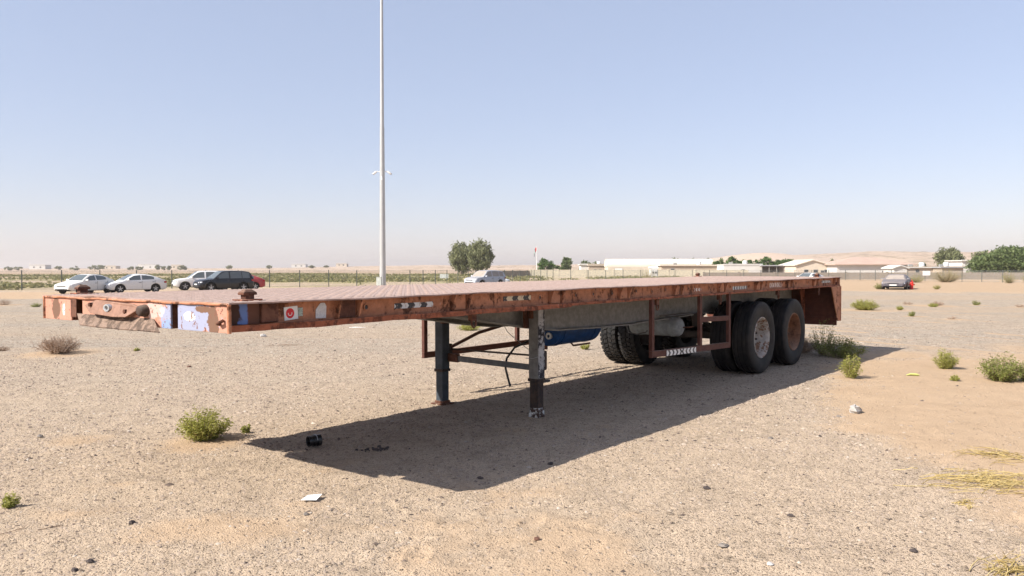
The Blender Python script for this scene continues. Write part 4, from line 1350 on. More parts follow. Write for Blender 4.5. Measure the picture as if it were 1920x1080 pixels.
# flagpole with a red, green, white and black flag
x, y, z = at(1006.5, 205)
fp = thing('flagpole', 'white flagpole with a red, green, white and black flag', 'flagpole', (x, y, z))
obj('pole', MB().lathe([(0.11, 0), (0.06, 7.4), (0.09, 7.42), (0.09, 7.52), (0.0, 7.56)], 'z', 8), M['white_paint'], fp, smooth=40)
obj('base', MB().box(-0.4, 0.4, -0.4, 0.4, -0.3, 0.15), M['block_grey'], fp)
simple('flag_red', (0.55, 0.03, 0.04), 0.8); simple('flag_green', (0.02, 0.22, 0.08), 0.8); simple('flag_white', (0.75, 0.75, 0.75), 0.8); simple('flag_black', (0.02, 0.02, 0.02), 0.8)
def flag_band(u0, u1, v0, v1, key):
    vs, fs = [], []
    n = 8
    for i in range(n + 1):
        u = u0 + (u1 - u0) * i / n
        for v in (v0, v1):
            # hangs limp: falls away from the pole
            xx = -0.08 - 0.75 * u - 0.12 * math.sin(u * 5)
            zz = 7.3 - 1.0 * v - 1.55 * u + 0.10 * math.sin(u * 6 + v)
            vs.append((xx, 0.10 * math.sin(u * 9 + v * 2), zz))
    for i in range(n):
        fs.append((2 * i, 2 * i + 1, 2 * i + 3, 2 * i + 2))
    vs2 = [(p[0], p[1] + 0.012, p[2]) for p in vs]
    m = len(vs)
    mb = MB().add(vs + vs2, fs + [tuple(m + i for i in f[::-1]) for f in fs])
    obj('flag_band', mb, M[key], fp)
flag_band(0.0, 0.25, 0, 1, 'flag_red')
flag_band(0.25, 1.0, 0.0, 0.33, 'flag_green')
flag_band(0.25, 1.0, 0.33, 0.66, 'flag_white')
flag_band(0.25, 1.0, 0.66, 1.0, 'flag_black')

# red fire hydrant
simple('hydrant_red', (0.62, 0.035, 0.025), 0.45, var=0.1)
x, y, z = at(1709.5, 63)
hy = thing('fire_hydrant', 'red fire hydrant beside the dusty dark sedan', 'hydrant', (x, y, z))
obj('barrel', MB().lathe([(0.15, -0.05), (0.15, 0.05), (0.12, 0.07), (0.12, 0.50), (0.15, 0.51), (0.13, 0.56), (0.09, 0.60), (0.05, 0.68), (0.0, 0.70)], 'z', 14), M['hydrant_red'], hy, smooth=40)
obj('bonnet_nut', MB().lathe([(0.03, 0.69), (0.03, 0.75)], 'z', 6), M['hydrant_red'], hy)
for s in (-1, 1):
    ou = obj('outlet', MB().tube([(s * 0.08, 0, 0.38), (s * 0.19, 0, 0.38)], 0.05, 10), M['hydrant_red'], hy, smooth=40)
    obj('cap', MB().tube([(s * 0.185, 0, 0.38), (s * 0.215, 0, 0.38)], 0.06, 8), M['hydrant_red'], ou)
obj('outlet', MB().tube([(0, -0.08, 0.34), (0, -0.20, 0.34)], 0.06, 10), M['hydrant_red'], hy, smooth=40)
# ------------------------------------------------------------------ vehicles
def paint(key, col, rough=0.35, dust=0.25, metal=0.0):
    t = NT(key)
    v = t.coord()
    nz = t.n('SeparateXYZ', {0: t.n('NewGeometry').outputs['Normal']}).outputs[2]
    dm = t.math('MULTIPLY', t.ramp(nz, [(0.1, 0.35), (0.8, 1.0)]), t.ramp(t.noise(v, 2.5, 5), [(0.3, dust), (0.75, dust * 0.6)]))
    c = t.mix(dm, col, (0.46, 0.38, 0.31))
    t.set(Base_Color=c, Roughness=t.math('ADD', rough, t.math('MULTIPLY', dm, 0.5)), Metallic=metal, Specular_IOR_Level=0.5)
    M[key] = t.m
paint('car_white', (0.68, 0.68, 0.67), 0.3, 0.10)
paint('car_white_warm', (0.66, 0.65, 0.62), 0.3, 0.22)
paint('car_black', (0.007, 0.008, 0.012), 0.22, 0.035)
paint('car_red', (0.34, 0.02, 0.03), 0.3, 0.15)
paint('car_silver', (0.30, 0.34, 0.40), 0.35, 0.45, 0.25)
paint('car_navy', (0.030, 0.034, 0.062), 0.35, 0.42)
t = NT('car_glass')
t.set(Base_Color=(0.10, 0.115, 0.115), Roughness=0.08, Specular_IOR_Level=0.9)
M['car_glass'] = t.m
paint('car_glass_dusty', (0.10, 0.10, 0.10), 0.25, 0.75)
simple('car_trim', (0.018, 0.018, 0.02), 0.5)
simple('lamp_clear', (0.55, 0.56, 0.58), 0.15, 0.2, 0.8)
simple('lamp_red', (0.35, 0.01, 0.015), 0.2)
simple('alloy', (0.45, 0.46, 0.48), 0.35, 0.6)
simple('plate_white', (0.7, 0.7, 0.68), 0.5)
simple('underbody', (0.012, 0.012, 0.012), 0.9)

SEDAN = dict(L=4.55, W=1.80, r=0.32, wf=1.36, wr=-1.32, sill=0.24,
             top=[(-2.275, 0.72), (-2.22, 0.92), (-2.0, 1.01), (-1.55, 1.03), (-0.5, 0.985), (0.75, 0.945), (1.1, 0.93), (1.6, 0.845), (2.0, 0.76), (2.22, 0.68), (2.275, 0.60)],
             wid=[(-2.275, 0.66), (-2.15, 0.80), (-1.6, 0.885), (0.0, 0.90), (1.5, 0.89), (2.0, 0.84), (2.2, 0.75), (2.275, 0.66)],
             roof=[(-1.95, 1.01), (-1.5, 1.21), (-1.05, 1.375), (-0.6, 1.44), (-0.1, 1.455), (0.3, 1.40), (0.7, 1.20), (1.14, 0.92)],
             glass_rear=(-1.88, -1.12), glass_front=(0.26, 1.06), win=[(-1.25, -0.30), (-0.22, 0.72)], roofw=0.60, beltw=0.83)
SUV = dict(L=4.85, W=1.93, r=0.375, wf=1.48, wr=-1.42, sill=0.32,
           top=[(-2.425, 0.85), (-2.38, 1.06), (-2.2, 1.12), (-0.5, 1.10), (0.8, 1.09), (1.15, 1.09), (1.75, 1.05), (2.15, 0.98), (2.36, 0.84), (2.425, 0.58)],
           wid=[(-2.425, 0.80), (-2.3, 0.90), (-1.6, 0.955), (0.0, 0.965), (1.5, 0.955), (2.1, 0.90), (2.33, 0.80), (2.425, 0.70)],
           roof=[(-2.36, 1.10), (-2.22, 1.45), (-2.05, 1.66), (-1.6, 1.735), (-0.6, 1.765), (0.15, 1.745), (0.45, 1.68), (0.8, 1.42), (1.25, 1.08)],
           glass_rear=(-2.34, -2.08), glass_front=(0.42, 1.19), win=[(-2.0, -1.35), (-1.25, -0.25), (-0.16, 0.86)], roofw=0.69, beltw=0.90)


def interp(pts, x):
    return float(np.interp(x, [p[0] for p in pts], [p[1] for p in pts]))


def rebuild(seclist, faces_sel):
    """seclist: list of sections (list of 3D points); faces_sel: set of (i, k) quads"""
    idx, vs, fs = {}, [], []
    for (i, k) in faces_sel:
        f = []
        for (a, b) in ((i, k), (i + 1, k), (i + 1, k + 1), (i, k + 1)):
            if (a, b) not in idx:
                idx[(a, b)] = len(vs)
                vs.append(seclist[a][b])
            f.append(idx[(a, b)])
        fs.append(tuple(f))
    return MB().add(vs, fs)


CAR_MESH = {}


def car(spec_name, label, cat, px, d, yaw, body, group='cars parked on the lot', glass='car_glass', hs=1.0, ls=1.0, facing_left=True, rim='alloy'):
    sp = SEDAN if spec_name == 'sedan' else SUV
    x = (px - 960) / F_PX * d
    r = Vector((x, d)).normalized()
    left = Vector((-r.y, r.x))
    a = rad(yaw)
    h = (left if facing_left else -left) * math.cos(a) - r * math.sin(a)
    root = thing('parked_car', label, cat, (x, d, gz(x, d)), math.atan2(h.y, h.x), group)
    root.scale = (ls, 1, hs)
    if spec_name not in CAR_MESH:
        CAR_MESH[spec_name] = car_meshes(sp)
    for (nm, me, key, par, loc) in CAR_MESH[spec_name]:
        m = {'BODY': M[body], 'GLASS': M[glass], 'RIM': M[rim]}.get(key) or M[key]
        me2 = me
        if key in ('BODY', 'GLASS', 'RIM'):
            me2 = me.copy()
        me2.materials.clear()
        me2.materials.append(m)
        o = bpy.data.objects.new(nm, me2)
        link(o, root)
        o.location = loc
        if par == 'wheel':
            o.parent = root['_w'][-1] if False else car.last_wheel
            o.location = (0, 0, 0)
        if nm == 'wheel':
            car.last_wheel = o
    return root


def car_meshes(sp):
    out = []
    L, r, sill = sp['L'], sp['r'], sp['sill']
    xs = sorted(set([round(-L / 2 + i * L / 84, 4) for i in range(85)]))
    secs = []
    ra = r + 0.075
    for x in xs:
        zb, w_ = interp(sp['top'], x), interp(sp['wid'], x)
        e = min(1, (L / 2 - abs(x)) / 0.25)
        zbot = sill + (1 - e) * 0.10
        for wx in (sp['wf'], sp['wr']):
            dd = abs(x - wx)
            if dd < ra: zbot = max(zbot, r + math.sqrt(ra * ra - dd * dd) * 0.98)
        zbot = min(zbot, zb - 0.10)
        z2 = max(zbot + 0.03, 0.52 * zb + 0.10)
        z2 = min(z2, zb - 0.08)
        z3 = max(z2 + 0.01, zb - 0.14)
        z1 = min(zbot + 0.05, z2)
        half = [(w_ * 0.93, zbot), (w_ * 0.985, z1), (w_, z2), (w_ * 0.985, z3), (w_ * 0.945, zb - 0.03), (w_ * 0.82, zb + 0.002), (w_ * 0.45, zb + 0.022), (0.0, zb + 0.028)]
        full = [(x, -y, z) for y, z in half] + [(x, y, z) for y, z in half[-2::-1]]
        secs.append(full)
    nk = len(secs[0]) - 1
    sel = {(i, k) for i in range(len(secs) - 1) for k in range(nk)}
    mb = rebuild(secs, sorted(sel))
    mb.add(secs[0], [tuple(range(nk + 1))])
    mb.add(secs[-1], [tuple(range(nk + 1))[::-1]])
    def fin(mb, nm, key, smooth=40, par=None, loc=(0, 0, 0)):
        me = mesh_of(nm, mb)
        me.polygons.foreach_set('use_smooth', [True] * len(me.polygons))
        me.set_sharp_from_angle(angle=rad(smooth))
        out.append((nm, me, key, par, loc))
    fin(mb, 'body', 'BODY')
    fin(MB().box(-L / 2 + 0.25, L / 2 - 0.25, -0.62, 0.62, sill - 0.03, 0.70), 'underbody', 'underbody')
    # cabin
    rf = sp['roof']
    xc = np.linspace(rf[0][0], rf[-1][0], 61)
    rmax = max(p[1] for p in rf)
    cs = []
    for x in xc:
        belt = interp(sp['top'], x) - 0.02
        zr = max(interp(rf, x), belt + 0.012)
        hh = zr - belt
        def yy(z): return sp['beltw'] + (sp['roofw'] - sp['beltw']) * max(0, (z - belt)) / (rmax - belt)
        z1, z2 = belt + min(0.05, 0.3 * hh), belt + max(0.55 * hh, hh - 0.085)
        half = [(yy(belt), belt - 0.02), (yy(z1), z1), (yy(z2), z2), (yy(zr) - 0.03, zr - min(0.02, 0.1 * hh)), (yy(zr) * 0.84, zr), (yy(zr) * 0.45, zr + 0.012), (0.0, zr + 0.016)]
        cs.append([(float(x), -y, z) for y, z in half] + [(float(x), y, z) for y, z in half[-2::-1]])
    nk = len(cs[0]) - 1
    panes = {}
    rest = set()
    for i in range(len(cs) - 1):
        xm = (xc[i] + xc[i + 1]) / 2
        for k in range(nk):
            kk = k if k < nk / 2 else nk - 1 - k
            key = None
            if kk == 1:
                for j, (a, b) in enumerate(sp['win']):
                    if a < xm < b: key = ('side_window', j, k)
            elif kk >= 4:
                if sp['glass_front'][0] < xm < sp['glass_front'][1]: key = ('windscreen', 0, 0)
                if sp['glass_rear'][0] < xm < sp['glass_rear'][1]: key = ('rear_window', 0, 0)
            if key: panes.setdefault(key, set()).add((i, k))
            else: rest.add((i, k))
    fin(rebuild(cs, sorted(rest)), 'cabin', 'BODY', 35)
    for key, s in panes.items():
        fin(rebuild(cs, sorted(s)), key[0], 'GLASS', 60)
    # lamps, grille, bumper, plate
    fx = L / 2
    w9 = interp(sp['wid'], fx - 0.2)
    zl = interp(sp['top'], fx - 0.2) - 0.12
    for s in (-1, 1):
        xa = fx - 0.30
        y0, y1 = s * w9 * 0.55, s * (w9 * 0.98)
        mb = MB().hexa([(xa - 0.10, y0, zl - 0.06), (fx + 0.008, y0, zl - 0.06), (fx - 0.14, y1, zl - 0.05), (xa - 0.16, y1 + s * 0.045, zl - 0.05),
                        (xa - 0.10, y0, zl + 0.03), (fx - 0.01, y0, zl + 0.03), (fx - 0.17, y1, zl + 0.07), (xa - 0.16, y1 + s * 0.045, zl + 0.075)])
        fin(mb, 'headlight', 'lamp_clear', 30)
        zt = interp(sp['top'], -fx + 0.08) - 0.13
        wr_ = interp(sp['wid'], -fx + 0.12)
        mb = MB().hexa([(-fx - 0.012, s * wr_ * 0.62, zt - 0.07), (-fx + 0.2, s * wr_ * 0.62, zt - 0.07), (-fx + 0.28, s * (wr_ + 0.055), zt - 0.05), (-fx + 0.055, s * (wr_ - 0.02), zt - 0.05),
                        (-fx - 0.012, s * wr_ * 0.62, zt + 0.07), (-fx + 0.2, s * wr_ * 0.62, zt + 0.07), (-fx + 0.28, s * (wr_ + 0.055), zt + 0.08), (-fx + 0.055, s * (wr_ - 0.02), zt + 0.08)])
        fin(mb, 'tail_light', 'lamp_red', 30)
        # mirror
        xm = sp['win'][-1][1] + 0.05
        zm = interp(sp['top'], xm) + 0.08
        fin(MB().hexa([(xm - 0.08, s * (sp['beltw'] - 0.02), zm - 0.05), (xm + 0.06, s * (sp['beltw'] - 0.02), zm - 0.05), (xm + 0.05, s * (sp['beltw'] + 0.17), zm - 0.05), (xm - 0.05, s * (sp['beltw'] + 0.17), zm - 0.05),
                       (xm - 0.08, s * (sp['beltw'] - 0.02), zm + 0.04), (xm + 0.02, s * (sp['beltw'] - 0.02), zm + 0.04), (xm + 0.02, s * (sp['beltw'] + 0.17), zm + 0.08), (xm - 0.05, s * (sp['beltw'] + 0.17), zm + 0.08)]), 'mirror', 'BODY', 30)
        for (a, b) in sp['win'][-2:]:
            wy = interp(sp['wid'], a) * 0.99
            fin(MB().box(a + 0.02, a + 0.20, s * wy - 0.012, s * wy + 0.014, interp(sp['top'], a) - 0.20, interp(sp['top'], a) - 0.17), 'door_handle', 'car_trim')
            # shut line of each door
            fin(MB().box(a - 0.045, a - 0.035, s * wy - 0.02, s * wy + 0.012, sill + 0.10, interp(sp['top'], a) - 0.07), 'door_seam', 'car_trim')
    gz0 = zl - 0.20
    fin(MB().box(fx - 0.10, fx + 0.010, -0.40, 0.40, zl - 0.06, zl + 0.0), 'grille', 'car_trim')
    fin(MB().box(fx - 0.12, fx + 0.012, -0.55, 0.55, sill + 0.07, gz0 - 0.035), 'air_intake', 'car_trim')
    fin(MB().box(fx - 0.05, fx + 0.022, -0.25, 0.25, gz0 - 0.02, gz0 + 0.08), 'number_plate', 'plate_white')
    fin(MB().box(-fx - 0.012, -fx + 0.05, -0.25, 0.25, gz0 + 0.10, gz0 + 0.20), 'number_plate', 'plate_white')
    # wheels
    ty = MB().lathe([(r * 0.66, -0.10), (r * 0.80, -0.105), (r * 0.95, -0.10), (r, -0.075), (r, 0.075), (r * 0.95, 0.10), (r * 0.80, 0.105), (r * 0.66, 0.10)], 'y', 28, cap=False)
    rimm = MB().lathe([(r * 0.67, -0.095), (r * 0.63, -0.095), (r * 0.60, -0.03), (r * 0.58, 0.02), (r * 0.2, 0.02), (0.0, 0.02)], 'y', 28, cap=False)
    sk = MB()
    for k in range(5):
        a = 2 * math.pi * k / 5
        R = Matrix.Rotation(a, 4, 'Y')
        st = len(sk.v)
        sk.hexa([(-0.035, -0.085, 0.03), (0.035, -0.085, 0.03), (0.035, -0.05, 0.03), (-0.035, -0.05, 0.03), (-0.028, -0.088, r * 0.64), (0.028, -0.088, r * 0.64), (0.028, -0.05, r * 0.64), (-0.028, -0.05, r * 0.64)])
        sk.v[st:] = [tuple(R @ Vector(p)) for p in sk.v[st:]]
    sk.lathe([(0.06, -0.095), (0.06, -0.05)], 'y', 12)
    rim_all = MB()
    rim_all.add(rimm.v, rimm.f)
    for wx in (sp['wf'], sp['wr']):
        for s in (-1, 1):
            yw = s * (sp['wid'][3][1] - 0.115)
            def mir(mb):
                m = MB(); m.v = [(p[0], p[1] * (1 if s < 0 else -1), p[2]) for p in mb.v]; m.f = [f if s < 0 else f[::-1] for f in mb.f]; return m
            fin(mir(ty), 'wheel', 'rubber', 40, None, (wx, yw, r))
            fin(mir(rim_all), 'rim', 'car_trim', 40, 'wheel')
            fin(mir(sk), 'spokes', 'RIM', 30, 'wheel')
    return out


car.last_wheel = None
car('sedan', 'clean white sedan turned towards the viewer, leftmost of the parked cars', 'car', 160, 62.0, 46, 'car_white_warm')
car('sedan', 'white fastback sedan seen side on, second of the parked cars', 'car', 252, 64.5, 20, 'car_white')
car('suv', 'white off-roader partly hidden behind the black one', 'off-roader', 378, 73.0, 8, 'car_white', hs=0.97)
car('suv', 'black off-roader parked in front of the white one', 'off-roader', 419, 67.0, 22, 'car_black', hs=0.97, ls=0.93)
car('sedan', 'red car with only its tail showing behind the black off-roader', 'car', 446, 73.5, 14, 'car_red')
car('suv', 'dusty silver blue off-roader beside the twin tree', 'off-roader', 909, 84.0, 50, 'car_silver', glass='car_glass_dusty')
car('sedan', 'white car mostly hidden behind the silver blue off-roader', 'car', 917, 91.0, 12, 'car_white', facing_left=False)
car('sedan', 'dark sedan under thick dust facing the viewer by the red hydrant', 'car', 1681, 64.0, 84, 'car_navy', glass='car_glass_dusty', rim='car_trim', hs=0.80)
car('sedan', 'white car roof just showing over the trailer tail', 'car', 1516, 92.0, 60, 'car_white_warm', hs=0.9)
# ------------------------------------------------------------------ trees, shrubs, weeds
def leaf_mat(key, dark, mid, light, trans=0.25):
    t = NT(key)
    ri = t.n('NewGeometry').outputs['Random Per Island']
    c = t.ramp(ri, [(0.0, dark), (0.5, mid), (1.0, light)])
    t.set(Base_Color=c, Roughness=0.65, Specular_IOR_Level=0.25)
    tr_ = t.n('BsdfTranslucent', {'Color': c})
    mx = t.n('MixShader', {0: trans, 1: t.b.outputs[0], 2: tr_.outputs[0]})
    t.t.links.new(mx.outputs[0], t.out.inputs['Surface'])
    M[key] = t.m
leaf_mat('leaf_grey', (0.13, 0.14, 0.068), (0.20, 0.215, 0.10), (0.28, 0.285, 0.155), 0.42)
leaf_mat('leaf_green', (0.06, 0.11, 0.024), (0.095, 0.16, 0.036), (0.15, 0.22, 0.065), 0.4)
leaf_mat('leaf_acacia', (0.075, 0.11, 0.035), (0.13, 0.175, 0.06), (0.20, 0.235, 0.10), 0.4)
leaf_mat('leaf_weed', (0.22, 0.23, 0.04), (0.33, 0.33, 0.075), (0.46, 0.44, 0.15), 0.45)
leaf_mat('leaf_weed_dark', (0.15, 0.175, 0.04), (0.235, 0.255, 0.065), (0.34, 0.34, 0.13), 0.45)
leaf_mat('leaf_dry', (0.28, 0.19, 0.13), (0.40, 0.28, 0.20), (0.52, 0.39, 0.29), 0.3)
leaf_mat('straw', (0.40, 0.29, 0.10), (0.54, 0.41, 0.17), (0.64, 0.52, 0.26), 0.25)
leaf_mat('scrub', (0.14, 0.145, 0.05), (0.21, 0.205, 0.08), (0.34, 0.29, 0.15), 0.3)
simple('bark', (0.16, 0.115, 0.08), 0.9, var=0.3)
simple('twig', (0.26, 0.19, 0.12), 0.9, var=0.2)


def leaves(C, n_each, spread, size, g, droop=0.0, elong=1.6, up=0.3):
    """quads scattered round clump centres C (k,3) with per-clump spread (k,3)"""
    k = len(C)
    n = k * n_each
    P = np.repeat(C, n_each, 0) + np.repeat(spread, n_each, 0) * np.clip(g.normal(0, 0.55, (n, 3)), -1.3, 1.3)
    if droop:
        P[:, 2] -= droop * np.abs(g.normal(0, 1, n))
    a = g.normal(0, 1, (n, 3))
    a[:, 2] = a[:, 2] * (1 - up) - (droop > 0) * 1.2 + up * 0.6 * (droop == 0)
    a /= np.linalg.norm(a, axis=1)[:, None]
    b = np.cross(a, g.normal(0, 1, (n, 3)))
    b /= np.linalg.norm(b, axis=1)[:, None] + 1e-9
    s = size * (0.6 + 0.8 * g.random(n))[:, None]
    u, v = a * s * elong * 0.5, b * s * 0.5
    V = np.stack([P - u, P + v * 0.8, P + u, P - v * 0.8], 1).reshape(-1, 3)
    F = np.arange(n * 4).reshape(-1, 4)
    return V, F


def tree(name, label, x, y, h, w, kind, seed, group=None, crown_from=0.25, mat='leaf_green', clumps=60, per=60, size=0.35, lean=0.0):
    g = np.random.default_rng(seed)
    z = gz(x, y)
    T = thing(name, label, 'tree', (x, y, z), 0, group)
    # trunk and limbs
    mb = MB()
    ht = h * crown_from
    mb.tube([(0, 0, -0.3), (lean * 0.3, 0, ht * 0.5), (lean, 0.0, ht)], [0.035 * h, 0.028 * h, 0.022 * h], 8)
    limbs = []
    for k in range(7):
        a = k * 2.4 + g.random()
        rr = w * 0.5 * (0.35 + 0.45 * g.random())
        tip = (lean + rr * math.cos(a), rr * math.sin(a), h * (0.5 + 0.35 * g.random()))
        mid = ((tip[0] + lean) / 2 * 0.8, tip[1] * 0.4, (tip[2] + ht) / 2)
        mb.tube([(lean, 0, ht * 0.95), mid, tip], [0.018 * h, 0.011 * h, 0.004 * h], 6)
    obj('trunk', mb, M['bark'], T, smooth=60)
    # crown
    zc, rz = h * (0.5 + crown_from / 2), h * (0.5 - crown_from / 2)
    C = []
    while len(C) < clumps:
        p = g.normal(0, 1, 3)
        p /= np.linalg.norm(p)
        rad_ = 0.45 + 0.55 * g.random() ** 0.5
        q = np.array([p[0] * w / 2, p[1] * w / 2, p[2] * rz]) * rad_
        if kind == 'flat' and q[2] < -rz * 0.35: q[2] *= 0.5
        C.append(q + np.array([lean, 0, zc]))
    C = np.array(C)
    k = len(C)
    sp = np.stack([np.full(k, w * 0.13), np.full(k, w * 0.13), np.full(k, rz * (0.20 if kind != 'weep' else 0.30))], 1) * (0.7 + 0.6 * g.random((k, 1)))
    V, F = leaves(C, per, sp, size, g, droop=(h * 0.05 if kind == 'weep' else 0.0), elong=(3.2 if kind == 'weep' else 1.7))
    V[:, 2] = np.maximum(V[:, 2], 0.15)
    obj('crown', mesh_np('crown', V, F), M[mat], T)
    return T


# the twin drooping tree left of the flagpole
bx0, by0, _ = at(862, 208)
tree('drooping_tree', 'darker left half of the twin drooping tree behind the silver off-roader', *at(864, 212)[:2], 8.4, 6.2, 'weep', 1, None, 0.22, 'leaf_grey', 60, 75, 0.30, 0.5)
tree('drooping_tree', 'paler right half of the twin drooping tree behind the silver off-roader', *at(904, 206)[:2], 8.6, 5.8, 'weep', 2, None, 0.24, 'leaf_grey', 60, 75, 0.30, -0.5)
# near the compound on the right
tree('drooping_tree', 'tall grey green drooping tree above the white roofed sheds', *at(1780, 205)[:2], 7.2, 5.8, 'weep', 3, None, 0.2, 'leaf_grey', 55, 70, 0.30)
tree('round_tree', 'grey green round tree between the drooping tree and the acacia', *at(1841, 215)[:2], 6.4, 5.2, 'round', 4, None, 0.2, 'leaf_grey', 50, 70, 0.30)
tree('acacia', 'spreading green acacia at the right edge of the picture', *at(1895, 165)[:2], 6.2, 9.6, 'round', 5, None, 0.08, 'leaf_acacia', 150, 110, 0.30)
tree('acacia', 'low acacia skirt left of the spreading acacia', *at(1851, 168)[:2], 4.6, 6.4, 'round', 6, None, 0.05, 'leaf_acacia', 80, 90, 0.28)
tree('acacia', 'acacia cut off by the right edge behind the fence', *at(1950, 160)[:2], 5.8, 8.0, 'round', 7, None, 0.08, 'leaf_acacia', 100, 100, 0.30)
tree('round_tree', 'small dark tree poking over the villa roof', *at(1728, 215)[:2], 3.8, 2.4, 'round', 8, None, 0.2, 'leaf_green', 22, 50, 0.26)
# dense row behind the white shed
for i, px in enumerate((1352, 1372, 1392, 1412, 1435, 1456, 1476)):
    tree('garden_tree', ['leftmost garden tree behind the white shed', 'second garden tree behind the white shed', 'third garden tree behind the white shed', 'fourth garden tree behind the white shed',
                         'bright green garden tree behind the end of the white shed', 'garden tree behind the left half of the carport', 'garden tree behind the right half of the carport'][i],
         *at(px, 226)[:2], 4.7 + 0.5 * math.sin(i * 2.1), 4.0, 'round', 20 + i, 'garden trees behind the white shed', 0.12, 'leaf_green', 40, 60, 0.30)
# round green trees by the flagpole
tree('round_tree', 'round green tree just right of the flagpole', *at(1024, 235)[:2], 4.9, 4.2, 'round', 40, None, 0.12, 'leaf_green', 45, 65, 0.32)
tree('round_tree', 'smaller bush like tree right of the first flagpole tree', *at(1043, 240)[:2], 3.0, 2.6, 'round', 41, None, 0.1, 'leaf_acacia', 25, 50, 0.3)
tree('round_tree', 'compact round tree left of the small white block', *at(1062, 238)[:2], 5.2, 3.4, 'round', 42, None, 0.14, 'leaf_acacia', 40, 60, 0.32)
for i, (px, d, h, w_) in enumerate(((1098, 300, 5.0, 4.4), (1118, 300, 5.0, 3.6), (1150, 300, 5.2, 4.2), (1204, 320, 5.4, 4.0), (1222, 320, 5.2, 3.6), (1240, 320, 5.4, 3.4), (1268, 320, 6.2, 4.6), (1287, 320, 6.0, 3.6), (1302, 320, 5.6, 3.4), (1318, 320, 5.6, 3.2), (1330, 320, 5.8, 3.6))):
    tree('far_tree', ['far tree showing over the small white block', 'far tree showing over the tan house', 'far tree at the left end of the vault', 'first far tree over the warehouse vault', 'second far tree over the warehouse vault', 'third far tree over the warehouse vault',
                      'largest far tree over the warehouse vault', 'fifth far tree over the warehouse vault', 'sixth far tree over the warehouse vault', 'seventh far tree over the warehouse vault', 'far tree at the right end of the warehouse vault'][i],
         *at(px, d)[:2], h, w_, 'round', 60 + i, 'far trees behind the warehouse', 0.15, 'leaf_acacia', 20, 30, 0.42)
# skyline trees far left: a few pixels each
lefts = [(18, 700, 6, 9), (35, 720, 5, 8), (110, 730, 5, 7), (140, 690, 6, 9), (178, 700, 7, 11), (190, 740, 6, 8), (245, 720, 5, 7), (262, 700, 5, 8), (296, 690, 7, 4), (306, 700, 6, 5), (318, 705, 6, 5), (338, 700, 6, 6), (346, 705, 6, 5), (430, 720, 6, 6), (505, 760, 5, 6), (585, 760, 5, 7), (612, 780, 4, 5)]
for i, (px, d, h, w_) in enumerate(lefts):
    ordn = ['leftmost', 'second', 'third', 'fourth', 'fifth', 'sixth', 'seventh', 'eighth', 'ninth', 'tenth', 'eleventh', 'twelfth', 'thirteenth', 'fourteenth', 'fifteenth', 'sixteenth', 'last'][i]
    side_ = 'over the two white sedans' if 100 < px < 320 else ('at the far left of the skyline' if px < 100 else ('near the two off-roaders' if px < 480 else 'left of the mast'))
    tree('skyline_tree', ordn + ' tiny hazy tree counting from the left along the skyline', *at(px, d)[:2], h * 0.62, w_ * 0.8, 'round', 90 + i, 'hazy trees on the left skyline', 0.12, 'leaf_grey', 14, 24, 0.9)
# bushes on the hills to the right
for i, (px, d, h, w_) in enumerate(((1498, 430, 2.5, 4.5), (1524, 420, 4.5, 6.0), (1563, 400, 5.6, 4.5), (1586, 430, 3.0, 5.0), (1706, 380, 2.8, 2.6))):
    tree('hill_bush', ['low hill bush left of the gabled house ridge', 'broad hill bush above the gabled house', 'upright hill bush between the house and the villa', 'low hill bush above the left end of the villa roof', 'hill bush above the right end of the villa roof'][i],
         *at(px, d)[:2], h, w_, 'round', 120 + i, 'bushes at the foot of the hills', 0.05, 'leaf_grey', 18, 30, 0.6)


# ---- scrub belt behind the fence: one mass
def scrub_belt():
    g = np.random.default_rng(77)
    n = 26000
    a = g.random(n) * (rad(40) + math.atan(0.21)) - rad(40)
    d = 78 + 260 * g.random(n) ** 1.6
    x, y = d * np.sin(a), d * np.cos(a)
    ax = x / y
    # behind the fence only
    fy = np.where(x < -11.5, 92 + (x + 11.5) * (28.5 / 48.5), np.where(x < 7, 92 + (x + 11.5) * (47 / 18.5), 140))
    dens = fbm(x / 14, y / 14, 4, 91) + 0.35 * (g.random(n) - 0.5)
    keep = (y > fy + 2.0) & (dens > 0.02 + 0.10 * g.random(n)) & ((ax < 0.05) | (y < 186)) & (ax < 0.235)
    x, y, d = x[keep], y[keep], d[keep]
    C = np.stack([x, y, terrain(x, y) + 0.18], 1)
    sp = np.stack([0.45 + 0.5 * g.random(len(x)), 0.45 + 0.5 * g.random(len(x)), 0.16 + 0.14 * g.random(len(x))], 1)
    V, F = leaves(C, 9, sp, 0.30, g, up=0.6)
    o = obj('scrub', mesh_np('scrub', V, F), M['scrub'])
    tag(o, 'low olive green scrub covering the plain behind the fence', 'scrub', kind='stuff')
scrub_belt()


